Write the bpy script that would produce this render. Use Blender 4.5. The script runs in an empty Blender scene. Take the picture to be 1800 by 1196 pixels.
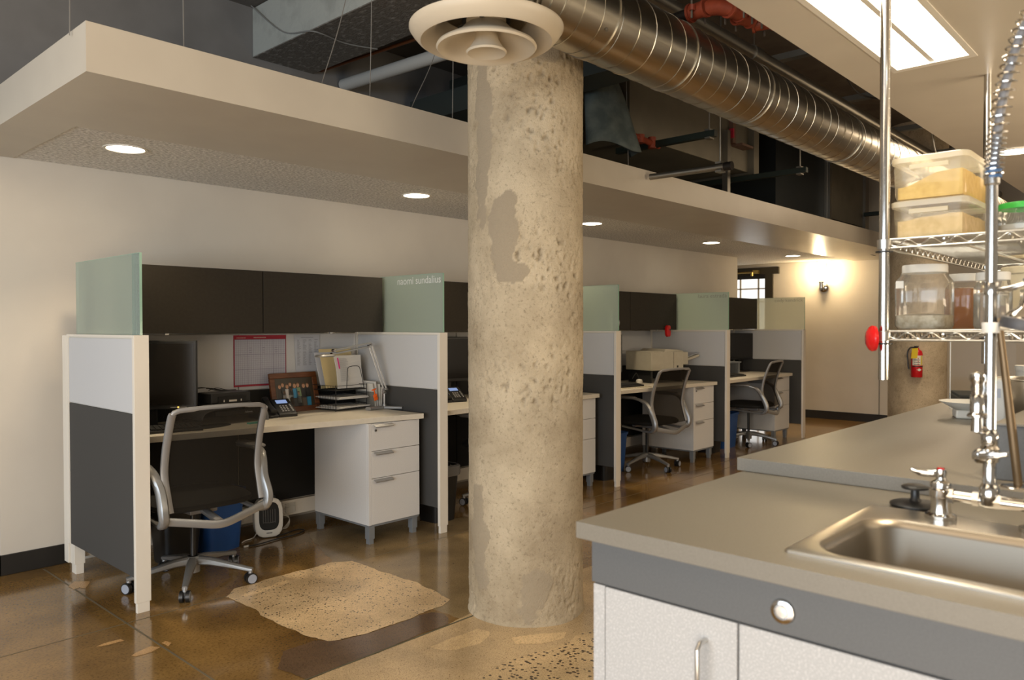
import bpy, bmesh, math, random
from mathutils import Vector, Matrix, noise
random.seed(7)
S = bpy.context.scene
COL = S.collection
PI = math.pi
R = math.radians

# ------------------------------------------------------------------ camera
cd = bpy.data.cameras.new('camera'); cam = bpy.data.objects.new('camera', cd); COL.objects.link(cam)
yaw, pitch, roll = 0.7463, 0.0172, -0.0015
F = Vector((math.cos(yaw)*math.cos(pitch), math.sin(yaw)*math.cos(pitch), -math.sin(pitch)))
Rt = F.cross(Vector((0, 0, 1))).normalized(); Up = Rt.cross(F)
R2 = Rt*math.cos(roll)+Up*math.sin(roll); U2 = -Rt*math.sin(roll)+Up*math.cos(roll)
m = Matrix((R2, U2, -F)).transposed().to_4x4(); m.translation = Vector((0, 0, 1.27))
cam.matrix_world = m
cd.sensor_width = 36; cd.lens = 36*1361/1800; cd.clip_start = 0.05
cd.dof.use_dof = True; cd.dof.focus_distance = 4.3; cd.dof.aperture_fstop = 5.0
S.camera = cam
# ------------------------------------------------------------------ world, lights, exposure
S.view_settings.view_transform = 'Standard'; S.view_settings.look = 'None'
S.view_settings.gamma = 1; S.view_settings.use_curve_mapping = False
S.view_settings.exposure = 0.09
w = bpy.data.worlds.new('world'); S.world = w; w.use_nodes = True
w.node_tree.nodes['Background'].inputs[0].default_value = (1.0, 0.83, 0.63, 1)
w.node_tree.nodes['Background'].inputs[1].default_value = 0.31

def area(name, loc, target, size, sy, power, color, spread=PI):
    l = bpy.data.lights.new(name, 'AREA'); l.shape = 'RECTANGLE'; l.size = size; l.size_y = sy
    l.energy = power; l.color = color; l.spread = spread
    o = bpy.data.objects.new(name, l); COL.objects.link(o); o.location = loc
    o.rotation_euler = (Vector(target)-Vector(loc)).to_track_quat('-Z', 'Y').to_euler()
    return o
area('window_daylight', (-3.6, .9, 1.35), (2, 2.8, 0.7), 6.2, 1.5, 228, (0.74, 0.87, 1.0))
area('room_ceiling_light', (-0.4, 1.2, 2.9), (2.2, 3.2, 0.5), 2.4, 1.2, 27, (1.0, 0.78, 0.54))
area('bounce_fill', (-1.2, 0.2, .5), (3.0, 2.2, 2.6), 2.4, 1.4, 56, (1.0, 0.78, 0.54))  # added unseen fill aimed upward, stands in for bounce onto the undersides
area('kitchen_bounce_fill', (3.4, -1.9, 1.0), (3.2, 0.6, 2.3), 2.0, .6, 64, (1.0, 0.80, 0.56))  # added unseen fill, throws bounce light up at the kitchen ceiling
area('kitchen_ceiling_fill', (2.4, -1.1, 2.15), (2.2, 0.3, 0.6), 2.2, 1.0, 14, (1.0, 0.82, 0.60))  # kitchen light out of view, set to lift the sink counter
area('aisle_ceiling_light', (7.5, 1.5, 2.6), (7.4, 2.4, 0), 3.0, 0.5, 46, (1.0, 0.78, 0.54))
area('kitchen_ceiling_fill', (4.6, 0.1, 2.12), (5.2, 3.6, 0.5), 2.6, 0.5, 19, (1.0, 0.80, 0.56))  # added fill under the kitchen ceiling, brightens the middle and far cubicles
#area('aisle_ceiling_light', (4.3, 1.4, 2.55), (4.6, 3.2, 0.4), 2.4, 0.4, 45, (1.0, 0.78, 0.54))

# ------------------------------------------------------------------ materials
def lin(c):
    return tuple(((x/255/12.92) if x/255 <= .04045 else ((x/255+.055)/1.055)**2.4) for x in c)
def pr(name, col, rough=.5, metal=0., **kw):
    mt = bpy.data.materials.new(name); mt.use_nodes = True
    b = mt.node_tree.nodes['Principled BSDF']
    b.inputs['Base Color'].default_value = (*col, 1); b.inputs['Roughness'].default_value = rough
    b.inputs['Metallic'].default_value = metal
    for k, v in kw.items():
        b.inputs[k.replace('_', ' ')].default_value = v
    return mt
def N(mt, t, **kw):
    n = mt.node_tree.nodes.new(t)
    for k, v in kw.items(): setattr(n, k, v)
    return n
def L(mt, a, b): mt.node_tree.links.new(a, b)
def vary(mt, c1, c2, scale=30, detail=4, lo=.35, hi=.65, bump=0., bscale=None, stretch=None):
    """noise colour variation and bump on a principled material"""
    b = mt.node_tree.nodes['Principled BSDF']
    tc = N(mt, 'ShaderNodeTexCoord'); mp = N(mt, 'ShaderNodeMapping'); L(mt, tc.outputs['Object'], mp.inputs[0])
    if stretch: mp.inputs['Scale'].default_value = stretch
    nz = N(mt, 'ShaderNodeTexNoise'); nz.inputs['Scale'].default_value = scale; nz.inputs['Detail'].default_value = detail
    L(mt, mp.outputs[0], nz.inputs['Vector'])
    cr = N(mt, 'ShaderNodeValToRGB'); cr.color_ramp.elements[0].position = lo; cr.color_ramp.elements[1].position = hi
    cr.color_ramp.elements[0].color = (*c1, 1); cr.color_ramp.elements[1].color = (*c2, 1)
    L(mt, nz.outputs['Fac'], cr.inputs[0]); L(mt, cr.outputs[0], b.inputs['Base Color'])
    if bump:
        bn = N(mt, 'ShaderNodeBump'); bn.inputs['Strength'].default_value = bump; bn.inputs['Distance'].default_value = .01
        if bscale:
            n2 = N(mt, 'ShaderNodeTexNoise'); n2.inputs['Scale'].default_value = bscale; n2.inputs['Detail'].default_value = 6
            L(mt, mp.outputs[0], n2.inputs['Vector']); L(mt, n2.outputs['Fac'], bn.inputs['Height'])
        else: L(mt, nz.outputs['Fac'], bn.inputs['Height'])
        L(mt, bn.outputs[0], b.inputs['Normal'])
    return mt
def emis(name, col, st):
    mt = bpy.data.materials.new(name); mt.use_nodes = True; nt = mt.node_tree; nt.nodes.clear()
    e = nt.nodes.new('ShaderNodeEmission'); e.inputs[0].default_value = (*col, 1); e.inputs[1].default_value = st
    o = nt.nodes.new('ShaderNodeOutputMaterial'); nt.links.new(e.outputs[0], o.inputs[0]); return mt
def mixmat(name, kind, col, fac, col2, gloss=.0, grough=.1):
    """transparent mixed with a diffuse/translucent body and a thin fresnel gloss"""
    mt = bpy.data.materials.new(name); mt.use_nodes = True; nt = mt.node_tree; nt.nodes.clear()
    t = nt.nodes.new('ShaderNodeBsdfTransparent'); t.inputs[0].default_value = (*col2, 1)
    d = nt.nodes.new('ShaderNodeBsdfDiffuse' if kind == 'D' else 'ShaderNodeBsdfTranslucent'); d.inputs[0].default_value = (*col, 1)
    if kind == 'B':
        d2 = nt.nodes.new('ShaderNodeBsdfDiffuse'); d2.inputs[0].default_value = (*col, 1)
        mm = nt.nodes.new('ShaderNodeMixShader'); mm.inputs[0].default_value = .5
        nt.links.new(d.outputs[0], mm.inputs[1]); nt.links.new(d2.outputs[0], mm.inputs[2]); d = mm
    mx = nt.nodes.new('ShaderNodeMixShader'); mx.inputs[0].default_value = fac
    nt.links.new(t.outputs[0], mx.inputs[1]); nt.links.new(d.outputs[0], mx.inputs[2]); out = mx
    if gloss:
        g = nt.nodes.new('ShaderNodeBsdfGlossy'); g.inputs['Roughness'].default_value = grough
        fr = nt.nodes.new('ShaderNodeFresnel'); fr.inputs[0].default_value = 1.45
        ml = nt.nodes.new('ShaderNodeMath'); ml.operation = 'MULTIPLY'; ml.inputs[1].default_value = gloss
        nt.links.new(fr.outputs[0], ml.inputs[0])
        m2 = nt.nodes.new('ShaderNodeMixShader'); nt.links.new(ml.outputs[0], m2.inputs[0])
        nt.links.new(out.outputs[0], m2.inputs[1]); nt.links.new(g.outputs[0], m2.inputs[2]); out = m2
    o = nt.nodes.new('ShaderNodeOutputMaterial'); nt.links.new(out.outputs[0], o.inputs[0]); return mt

WALL = vary(pr('wall_paint', (.6, .56, .5), .75), (.60, .55, .475), (.63, .58, .50), 3, 3, bump=.03, bscale=220)
SOFF = vary(pr('soffit_paint', (.6, .55, .48), .34), (.52, .47, .39), (.55, .50, .415), 4, 3)
SOFU = SOFF
FIBER = vary(pr('fibre_ceiling', (.5, .5, .45), .95), (.48, .46, .42), (.88, .85, .80), 55, 6, .40, .60, bump=.6, stretch=(1, 2.2, 1))
DARKWALL = vary(pr('upper_wall_paint', (.2, .19, .18), .8), (.17, .165, .16), (.20, .195, .19), 4)
DECK = vary(pr('deck_paint', (.1, .09, .08), .9), (.09, .08, .07), (.13, .115, .10), 5)
BEAMM = vary(pr('painted_concrete_beam', (.42, .44, .42), .8), (.26, .27, .245), (.33, .34, .31), 6, 8, .3, .5, bump=.4, bscale=40)
BEAMU = vary(pr('bare_concrete_beam', (.2, .18, .15), .9), (.13, .115, .095), (.34, .32, .29), 22, 9, .52, .80, bump=.5, bscale=50, stretch=(1.6, 1, 1))
BASEB = pr('rubber_base', (.018, .016, .014), .45)
LAMW = vary(pr('white_laminate', (.66, .62, .56), .42), (.66, .61, .51), (.69, .64, .54), 40)
PWHITE = pr('putty_metal', (.76, .71, .62), .4)
TILEL = vary(pr('light_fabric', (.5, .5, .5), .9), (.54, .54, .54), (.60, .60, .60), 500, 2, bump=.15)
TILED = vary(pr('charcoal_fabric', (.035, .034, .033), .8), (.050, .048, .045), (.064, .062, .058), 500, 2, bump=.15)
CABD = vary(pr('dark_laminate', (.035, .03, .025), .7), (.018, .0135, .008), (.023, .018, .0115), 60)
SEAMM = pr('shadow_gap', (.01, .01, .01), .8)
CABW = vary(pr('cabinet_metal', (.55, .54, .52), .45), (.66, .655, .64), (.70, .69, .675), 200, 2)
HANDM = pr('handle_metal', (.42, .42, .42), .35, .6)
GREYM = pr('grey_foot_metal', (.25, .27, .29), .4, .3)
SILV = pr('silver_plastic', (.35, .35, .345), .35, .55)
SILVD = pr('grey_frame_plastic', (.30, .295, .29), .42, .3)
BLK = pr('black_plastic', (.012, .012, .012), .4)
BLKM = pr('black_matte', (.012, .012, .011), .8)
SCRN = pr('screen', (.012, .010, .008), .18)
CAPG = pr('caster_cap', (.33, .36, .42), .4)
MESHB = mixmat('chair_mesh', 'D', (.022, .019, .015), .76, (1, .98, .95))
GLS = mixmat('frosted_glass', 'B', (.70, .78, .68), .66, (.86, .95, .88), .9, .12)
GLSW = mixmat('frosted_glass_far', 'B', (.80, .80, .68), .6, (.94, .95, .86), .9, .12)
GLC = mixmat('clear_glass', 'D', (.62, .74, .68), .30, (.85, .95, .9), .9, .05)
GEDGE = pr('glass_edge', (.30, .50, .38), .15, 0, Emission_Strength=0)
LETW = pr('white_vinyl', (.8, .8, .76), .5)
LETG = pr('grey_vinyl', (.27, .27, .24), .5)
CTR = vary(pr('grey_countertop', (.16, .15, .14), .42), (.165, .150, .122), (.185, .170, .140), 300, 3)
APR = vary(pr('grey_apron_laminate', (.10, .11, .12), .5), (.085, .089, .092), (.098, .102, .105), 300, 3)
SPK = vary(pr('speckled_laminate', (.6, .6, .6), .5), (.385, .387, .387), (.50, .50, .495), 300, 2, .50, .66)
STEEL = vary(pr('brushed_steel', (.6, .57, .52), .28, 1.), (.66, .61, .53), (.76, .71, .62), 5, 3)
SNK = pr('sink_steel', (.30, .27, .225), .36, 1.)
CHR = pr('chrome', (.60, .585, .56), .13, 1.)
CHRS = pr('zinc_wire', (.62, .61, .58), .3, 1.)
DUCTM = vary(pr('galvanised_duct', (.5, .46, .38), .3, 1.), (.36, .33, .27), (.52, .48, .40), 5, 5, .3, .7, stretch=(.5, 4, 4))
DUCTB = vary(pr('sheet_metal_box', (.12, .11, .08), .6, .3), (.15, .135, .10), (.19, .17, .125), 3)
GALV = pr('galvanised_pipe', (.33, .31, .27), .35, .9)
STRUT = pr('green_strut', (.012, .020, .015), .5)
REDP = vary(pr('red_iron', (.38, .06, .025), .5), (.20, .035, .016), (.27, .05, .022), 20)
BLKP = pr('black_iron', (.015, .012, .010), .5, .3)
WPIPE = pr('white_pipe', (.42, .41, .38), .5)
COPP = pr('copper_pipe', (.22, .08, .03), .4, .6)
INSUL = vary(pr('insulation_wrap', (.12, .16, .16), .9), (.065, .085, .085), (.11, .135, .13), 12)
DIFF = pr('diffuser_enamel', (.54, .47, .36), .42)
REDG = pr('red_gloss', (.60, .012, .012), .15)
EXTR = pr('extinguisher_red', (.55, .008, .015), .25)
BLUEP = vary(pr('blue_bin_plastic', (.012, .05, .17), .5), (.014, .07, .25), (.02, .085, .29), 8)
PAPER = pr('paper', (.66, .64, .60), .8)
PAPB = pr('paper_grey', (.48, .50, .55), .8)
MANI = pr('manila', (.62, .50, .26), .8)
INK = pr('printed_ink', (.10, .10, .12), .8)
PINK = pr('pink_tab', (.65, .03, .22), .6)
ORNG = pr('orange_plastic', (.85, .13, .01), .4)
TEAL = pr('teal_note', (.12, .45, .38), .7)
YGRN = pr('lime_note', (.45, .60, .04), .7)
WOOD = vary(pr('brown_wood', (.13, .04, .012), .4), (.10, .032, .010), (.16, .055, .018), 12, 4, stretch=(1, 6, 6))
BEIGE = vary(pr('beige_plastic', (.50, .46, .36), .5), (.49, .45, .35), (.52, .48, .38), 20)
RED = pr('calendar_red', (.36, .02, .04), .6)
WHT = pr('white_plastic', (.70, .68, .62), .45)
CREAM = pr('cream_plastic', (.72, .62, .42), .5)
CLEAR = mixmat('clear_plastic', 'B', (.80, .78, .72), .16, (.96, .95, .92), .8, .06)
MILKY = mixmat('milky_tub_plastic', 'B', (.88, .82, .66), .15, (.97, .95, .90), .4, .10)
LIDM = mixmat('tub_lid_plastic', 'B', (.92, .86, .70), .66, (.97, .95, .9), .5, .15)
GRAIN = vary(pr('yellow_grain', (.62, .42, .12), .9), (.62, .43, .13), (.72, .52, .18), 60, 4)
FLOUR = vary(pr('tan_grain', (.6, .45, .22), .9), (.62, .47, .24), (.74, .58, .33), 60, 4)
SALT = vary(pr('pale_grain', (.6, .52, .38), .9), (.45, .38, .26), (.68, .62, .50), 70, 4)
AMBR = mixmat('amber_honey', 'B', (.75, .34, .05), .6, (.9, .6, .2), .6, .1)
REDJ = mixmat('dark_red_jam', 'B', (.30, .03, .02), .7, (.7, .2, .1), .6, .1)
GREENL = pr('green_lid', (.05, .50, .07), .4)
NAVY = pr('navy_cardboard', (.012, .02, .07), .6)
TAN = pr('tan_print', (.5, .3, .15), .7)
BAG = mixmat('clear_bag', 'B', (.8, .8, .8), .35, (1, 1, 1), .8, .2)
LED = emis('lcd', (.45, .60, 1.0), .55)
ORLED = emis('power_led', (1, .5, .08), 3)
CANE = emis('can_lamp', (1.0, .90, .72), 14)
PANE = emis('panel_lamp', (1.0, .91, .74), 12)
WINE = emis('lit_window', (1.0, .97, .92), 1.15)
BULB = emis('sconce_bulb', (1.0, .84, .58), 45)
SKIN = pr('photo_skin', (.50, .28, .17), .7)
ACRY = mixmat('acrylic_sheet', 'D', (.6, .55, .45), .02, (.98, .98, .97), .05, .03)
BRNZ = pr('bronze_rod', (.16, .11, .06), .4, .6)

def floormat():
    mt = pr('polished_concrete', (.1, .07, .04), .16, 0, Coat_Weight=.3, Coat_Roughness=.06)
    b = mt.node_tree.nodes['Principled BSDF']
    tc = N(mt, 'ShaderNodeTexCoord')
    n1 = N(mt, 'ShaderNodeTexNoise'); n1.inputs['Scale'].default_value = 1.3; n1.inputs['Detail'].default_value = 8; n1.inputs['Roughness'].default_value = .65
    L(mt, tc.outputs['Object'], n1.inputs['Vector'])
    c1 = N(mt, 'ShaderNodeValToRGB'); e = c1.color_ramp.elements
    e[0].position = .3; e[0].color = (.135, .072, .022, 1); e[1].position = .72; e[1].color = (.42, .25, .08, 1)
    L(mt, n1.outputs['Fac'], c1.inputs[0])
    n2 = N(mt, 'ShaderNodeTexNoise'); n2.inputs['Scale'].default_value = 95; n2.inputs['Detail'].default_value = 5; n2.inputs['Roughness'].default_value = .7
    L(mt, tc.outputs['Object'], n2.inputs['Vector'])
    c2 = N(mt, 'ShaderNodeValToRGB'); e = c2.color_ramp.elements
    e[0].position = .34; e[0].color = (.35, .35, .35, 1); e[1].position = .50; e[1].color = (1, 1, 1, 1)
    x = c2.color_ramp.elements.new(.70); x.color = (1, 1, 1, 1); x = c2.color_ramp.elements.new(.76); x.color = (1.9, 1.8, 1.6, 1)
    L(mt, n2.outputs['Fac'], c2.inputs[0])
    mx = N(mt, 'ShaderNodeMixRGB', blend_type='MULTIPLY'); mx.inputs[0].default_value = .8
    L(mt, c1.outputs[0], mx.inputs[1]); L(mt, c2.outputs[0], mx.inputs[2]); L(mt, mx.outputs[0], b.inputs['Base Color'])
    bn = N(mt, 'ShaderNodeBump'); bn.inputs['Strength'].default_value = .03; bn.inputs['Distance'].default_value = .01
    L(mt, n1.outputs['Fac'], bn.inputs['Height']); L(mt, bn.outputs[0], b.inputs['Normal'])
    return mt
FLOORM = floormat()
def patchmat(name, base, speck, scale, lo, hi, rough=.3, b2=None):
    """exposed aggregate: a base with dark angular pebbles (voronoi cells under a threshold)"""
    mt = pr(name, base, rough); b = mt.node_tree.nodes['Principled BSDF']
    tc = N(mt, 'ShaderNodeTexCoord')
    v = N(mt, 'ShaderNodeTexVoronoi'); v.inputs['Scale'].default_value = scale; L(mt, tc.outputs['Object'], v.inputs['Vector'])
    sp = N(mt, 'ShaderNodeSeparateColor'); L(mt, v.outputs['Color'], sp.inputs[0])
    th = N(mt, 'ShaderNodeMath', operation='GREATER_THAN'); th.inputs[1].default_value = hi; L(mt, sp.outputs[0], th.inputs[0])
    d = N(mt, 'ShaderNodeMath', operation='LESS_THAN'); d.inputs[1].default_value = lo; L(mt, v.outputs['Distance'], d.inputs[0])
    ml = N(mt, 'ShaderNodeMath', operation='MULTIPLY'); L(mt, th.outputs[0], ml.inputs[0]); L(mt, d.outputs[0], ml.inputs[1])
    n1 = N(mt, 'ShaderNodeTexNoise'); n1.inputs['Scale'].default_value = 3.2; n1.inputs['Detail'].default_value = 9; L(mt, tc.outputs['Object'], n1.inputs['Vector'])
    c1 = N(mt, 'ShaderNodeValToRGB'); e = c1.color_ramp.elements
    bb = b2 or tuple(x*.62 for x in base)
    e[0].position = .32; e[0].color = (*bb, 1); e[1].position = .62; e[1].color = (*base, 1)
    L(mt, n1.outputs['Fac'], c1.inputs[0])
    mx = N(mt, 'ShaderNodeMixRGB'); L(mt, ml.outputs[0], mx.inputs[0]); L(mt, c1.outputs[0], mx.inputs[1]); mx.inputs[2].default_value = (*speck, 1)
    n3 = N(mt, 'ShaderNodeTexNoise'); n3.inputs['Scale'].default_value = 260; n3.inputs['Detail'].default_value = 3; L(mt, tc.outputs['Object'], n3.inputs['Vector'])
    c3 = N(mt, 'ShaderNodeValToRGB'); e = c3.color_ramp.elements; e[0].position = .36; e[0].color = (.5, .47, .42, 1); e[1].position = .5; e[1].color = (1, 1, 1, 1)
    L(mt, n3.outputs['Fac'], c3.inputs[0])
    m2 = N(mt, 'ShaderNodeMixRGB', blend_type='MULTIPLY'); m2.inputs[0].default_value = .8
    L(mt, mx.outputs[0], m2.inputs[1]); L(mt, c3.outputs[0], m2.inputs[2]); L(mt, m2.outputs[0], b.inputs['Base Color'])
    return mt
P_AGG = patchmat('light_aggregate', (.84, .62, .36), (.05, .035, .025), 75, .32, .72, .28, (.58, .41, .22))
P_MID = patchmat('trowelled_patch', (.36, .26, .135), (.10, .06, .03), 60, .2, .93, .14)
P_LOW = patchmat('tan_concrete', (.66, .48, .27), (.14, .08, .04), 120, .25, .9, .2)
P_OVL = patchmat('cream_patch', (.86, .62, .34), (.4, .28, .15), 60, .1, .97, .2)
P_DRK = patchmat('brown_concrete', (.17, .105, .06), (.25, .16, .09), 90, .18, .93, .14)
P_PEB = patchmat('pebble_concrete', (.72, .52, .28), (.07, .045, .03), 62, .40, .50, .3)
P_SLV = patchmat('tan_sliver', (.80, .48, .20), (.4, .22, .09), 60, .1, .97, .25)

# ------------------------------------------------------------------ mesh builder
class MB:
    def __init__(s): s.v = []; s.f = []; s.fm = []; s.sm = []; s.T = Matrix()
    def add(s, vs, fs, m=0, smooth=False):
        o = len(s.v)
        s.v += [tuple(s.T @ Vector(p)) for p in vs]
        for f in fs: s.f.append([i+o for i in f]); s.fm.append(m); s.sm.append(smooth)
        return s
    def box(s, x0, x1, y0, y1, z0, z1, m=0):
        v = [(x, y, z) for x in (x0, x1) for y in (y0, y1) for z in (z0, z1)]
        return s.add(v, [(0, 1, 3, 2), (4, 6, 7, 5), (0, 4, 5, 1), (2, 3, 7, 6), (0, 2, 6, 4), (1, 5, 7, 3)], m)
    def prism(s, poly, z0, z1, m=0):
        n = len(poly); a = sum(poly[i][0]*poly[(i+1) % n][1]-poly[(i+1) % n][0]*poly[i][1] for i in range(n))
        if a < 0: poly = poly[::-1]
        v = [(x, y, z0) for x, y in poly]+[(x, y, z1) for x, y in poly]
        f = [tuple(range(n))[::-1], tuple(range(n, 2*n))]+[(i, (i+1) % n, n+(i+1) % n, n+i) for i in range(n)]
        return s.add(v, f, m)
    def lathe(s, prof, c=(0, 0, 0), n=32, m=0, caps=False, sx=1, sy=1, sq=None):
        v = []; f = []
        for r, z in prof:
            for k in range(n):
                a = 2*PI*k/n
                if sq:  # squarish section
                    ca, sa = math.cos(a), math.sin(a); p = sq
                    q = (abs(ca)**p+abs(sa)**p)**(-1/p)
                    v.append((c[0]+r*q*ca*sx, c[1]+r*q*sa*sy, c[2]+z))
                else: v.append((c[0]+r*math.cos(a)*sx, c[1]+r*math.sin(a)*sy, c[2]+z))
        for j in range(len(prof)-1):
            for k in range(n): f.append((j*n+k, j*n+(k+1) % n, (j+1)*n+(k+1) % n, (j+1)*n+k))
        if caps: f.append(tuple(range(n))[::-1]); f.append(tuple((len(prof)-1)*n+k for k in range(n)))
        return s.add(v, f, m, True)
    def tube(s, pts, r, n=8, m=0, closed=False, flat=None, up=(0, 0, 1), caps=True, side=None):
        """tube along pts; r number or list; flat=(a,b) elliptical half sizes: a along side, b along up"""
        P = [Vector(p) for p in pts]; k = len(P); v = []; f = []
        nrm = None
        for i in range(k):
            t = (P[(i+1) % k]-P[i-1]) if closed else (P[min(i+1, k-1)]-P[max(i-1, 0)])
            t.normalize()
            if side:
                u = t.cross(Vector(side)).normalized()*-1
            elif flat:
                u = Vector(up)-t*t.dot(Vector(up))
                if u.length < 1e-4: u = Vector((1, 0, 0))
                u.normalize()
            else:
                if nrm is None:
                    nrm = Vector((0, 0, 1)) if abs(t.z) < .9 else Vector((1, 0, 0))
                u = nrm-t*t.dot(nrm); u.normalize(); nrm = u
            sd = t.cross(u)
            rr = r[i] if isinstance(r, (list, tuple)) else r
            a, b = flat if flat and not isinstance(flat[0], (list, tuple)) else (flat[i] if flat else (rr, rr))
            for j in range(n):
                g = 2*PI*j/n
                if flat:
                    q = (abs(math.cos(g))**3.5+abs(math.sin(g))**3.5)**(-1/3.5)
                    v.append(P[i]+sd*a*math.cos(g)*q+u*b*math.sin(g)*q)
                else: v.append(P[i]+sd*a*math.cos(g)+u*b*math.sin(g))
        e = k if closed else k-1
        for i in range(e):
            for j in range(n):
                a0 = i*n+j; a1 = i*n+(j+1) % n; b0 = ((i+1) % k)*n+j; b1 = ((i+1) % k)*n+(j+1) % n
                f.append((a0, b0, b1, a1))
        if caps and not closed: f.append(tuple(range(n))); f.append(tuple((k-1)*n+j for j in range(n))[::-1])
        return s.add([tuple(p) for p in v], f, m, True)
    def cyl(s, p, q, r, n=16, m=0, r2=None): return s.tube([p, q], [r, r if r2 is None else r2], n, m)
    def at(s, loc=(0, 0, 0), rz=0, rx=0, ry=0):
        s.T = Matrix.Translation(loc) @ Matrix.Rotation(rz, 4, 'Z') @ Matrix.Rotation(ry, 4, 'Y') @ Matrix.Rotation(rx, 4, 'X'); return s
    def build(s, name, mats, parent=None, bevel=0., label=None, loc=None, kind=None):
        me = bpy.data.meshes.new(name); me.from_pydata(s.v, [], s.f)
        if not isinstance(mats, (list, tuple)): mats = [mats]
        for x in mats: me.materials.append(x)
        me.polygons.foreach_set('material_index', s.fm); me.polygons.foreach_set('use_smooth', s.sm)
        bm = bmesh.new(); bm.from_mesh(me); bmesh.ops.recalc_face_normals(bm, faces=bm.faces); bm.to_mesh(me); bm.free()
        o = bpy.data.objects.new(name, me); COL.objects.link(o)
        if loc: o.location = loc
        if parent: o.parent = parent
        if any(s.sm):
            for e in me.edges: pass
            try: me.set_sharp_from_angle(angle=R(40))
            except Exception: pass
        if bevel:
            b = o.modifiers.new('bevel', 'BEVEL'); b.width = bevel; b.segments = 2; b.limit_method = 'ANGLE'; b.angle_limit = R(50)
        if label: o['label'] = label
        if kind: o['kind'] = kind
        return o
def spline(pts, n=6):
    P = [Vector(p) for p in pts]; out = []
    for i in range(len(P)-1):
        p0 = P[max(i-1, 0)]; p1 = P[i]; p2 = P[i+1]; p3 = P[min(i+2, len(P)-1)]
        for k in range(n):
            t = k/n
            out.append(.5*((2*p1)+(-p0+p2)*t+(2*p0-5*p1+4*p2-p3)*t*t+(-p0+3*p1-3*p2+p3)*t**3))
    out.append(P[-1]); return [tuple(p) for p in out]
def tag(o, label, cat, group=None, kind=None):
    o['label'] = label; o['category'] = cat
    if group: o['group'] = group
    if kind: o['kind'] = kind
    return o
def thing(name, label, cat, loc=(0, 0, 0), rz=0, group=None):
    o = bpy.data.objects.new(name, None); COL.objects.link(o); o.empty_display_size = .05
    o.location = loc; o.rotation_euler = (0, 0, rz); return tag(o, label, cat, group)
def struct(o): o['kind'] = 'structure'; return o
def dup(root, loc, rz, label, group=None):
    r = root.copy(); COL.objects.link(r); r.location = loc; r.rotation_euler = (0, 0, rz); r['label'] = label
    if group: r['group'] = group
    def rec(src, dst):
        for ch in list(src.children):
            c = ch.copy(); COL.objects.link(c); c.parent = dst; rec(ch, c)
    rec(root, r); return r
def text_mesh(name, body, mat, parent, M, height, width=None, narrow=.72):
    cu = bpy.data.curves.new(name, 'FONT'); cu.body = body; cu.size = 1; cu.extrude = .0
    t = bpy.data.objects.new(name, cu); COL.objects.link(t); bpy.context.view_layer.update()
    me = bpy.data.meshes.new_from_object(t); bpy.data.objects.remove(t)
    xs = [v.co.x for v in me.vertices]; ys = [v.co.y for v in me.vertices]
    wd = max(xs)-min(xs); sy = height/(max(ys)-min(ys)); sx = (width/wd) if width else sy*narrow
    for v in me.vertices: v.co.x = (v.co.x-min(xs))*sx; v.co.y = (v.co.y-min(ys))*sy; v.co.z = 0
    me.materials.clear(); me.materials.append(mat)
    o = bpy.data.objects.new(name, me); COL.objects.link(o); o.parent = parent; o.matrix_local = M; return o

# ------------------------------------------------------------------ setting: floor
fl = struct(MB().box(-4, 12.5, -4, 8, -.1, 0).build('floor', FLOORM))
def patch(poly, mat, z, jit=.012, name='concrete_patch', lab=None, smooth=1):
    pts = []
    for i in range(len(poly)):
        a = Vector((*poly[i], 0)); b = Vector((*poly[(i+1) % len(poly)], 0)); n = max(1, int((b-a).length/.02))
        for k in range(n):
            p = a.lerp(b, k/n)
            d = noise.noise_vector(p*9)*jit+noise.noise_vector(p*35)*jit*.4
            pts.append((p.x+d.x, p.y+d.y))
    o = MB().add([(x, y, z) for x, y in pts], [tuple(range(len(pts)))]).build(name, mat, fl)
    bm = bmesh.new(); bm.from_mesh(o.data); bmesh.ops.triangulate(bm, faces=bm.faces)
    for f in bm.faces:
        if f.normal.z < 0: f.normal_flip()
    bm.to_mesh(o.data); bm.free()
    if lab: o['label'] = lab
    return o
patch([(2.39, 3.528), (2.451, 3.685), (2.519, 3.86), (2.558, 3.994), (2.64, 4.16), (2.9, 4.12), (3.3, 3.86), (3.75, 3.6), (3.75, 3.0), (3.3, 2.6), (2.9, 2.42), (2.3, 2.42), (2.3, 2.6), (2.35, 3.4)], P_MID, .0006, .02, lab='greyish trowelled concrete patch')
patch([(1.531, 2.414), (1.8, 2.417), (2.16, 2.423), (2.5, 2.46), (2.9, 2.5), (3.4, 2.45), (3.6, 2.0), (3.4, 1.2), (1.5, .8), (.9, 2.0), (1.2, 2.41)], P_LOW, .0010, .006, lab='light tan concrete slab area')
patch([(1.738, 2.70), (1.812, 2.618), (1.935, 2.602), (2.078, 2.594), (2.193, 2.6), (2.274, 2.579), (2.289, 2.538), (2.269, 2.48), (2.221, 2.437), (2.103, 2.43), (1.807, 2.423), (1.53, 2.422), (1.50, 2.576), (1.6, 2.70)], P_DRK, .0014, .012, lab='dark brown concrete strip')
patch([(1.74, 3.45), (1.824, 3.515), (1.998, 3.533), (2.21, 3.525), (2.382, 3.529), (2.475, 3.465), (2.473, 3.215), (2.478, 2.914), (2.464, 2.763), (2.415, 2.645), (2.346, 2.612), (2.199, 2.606), (2.083, 2.6), (1.939, 2.608), (1.816, 2.624), (1.769, 2.654), (1.749, 2.767), (1.736, 2.931), (1.737, 3.11), (1.755, 3.2)], P_AGG, .0018, .016, lab='rectangular patch of pale exposed aggregate')
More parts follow.
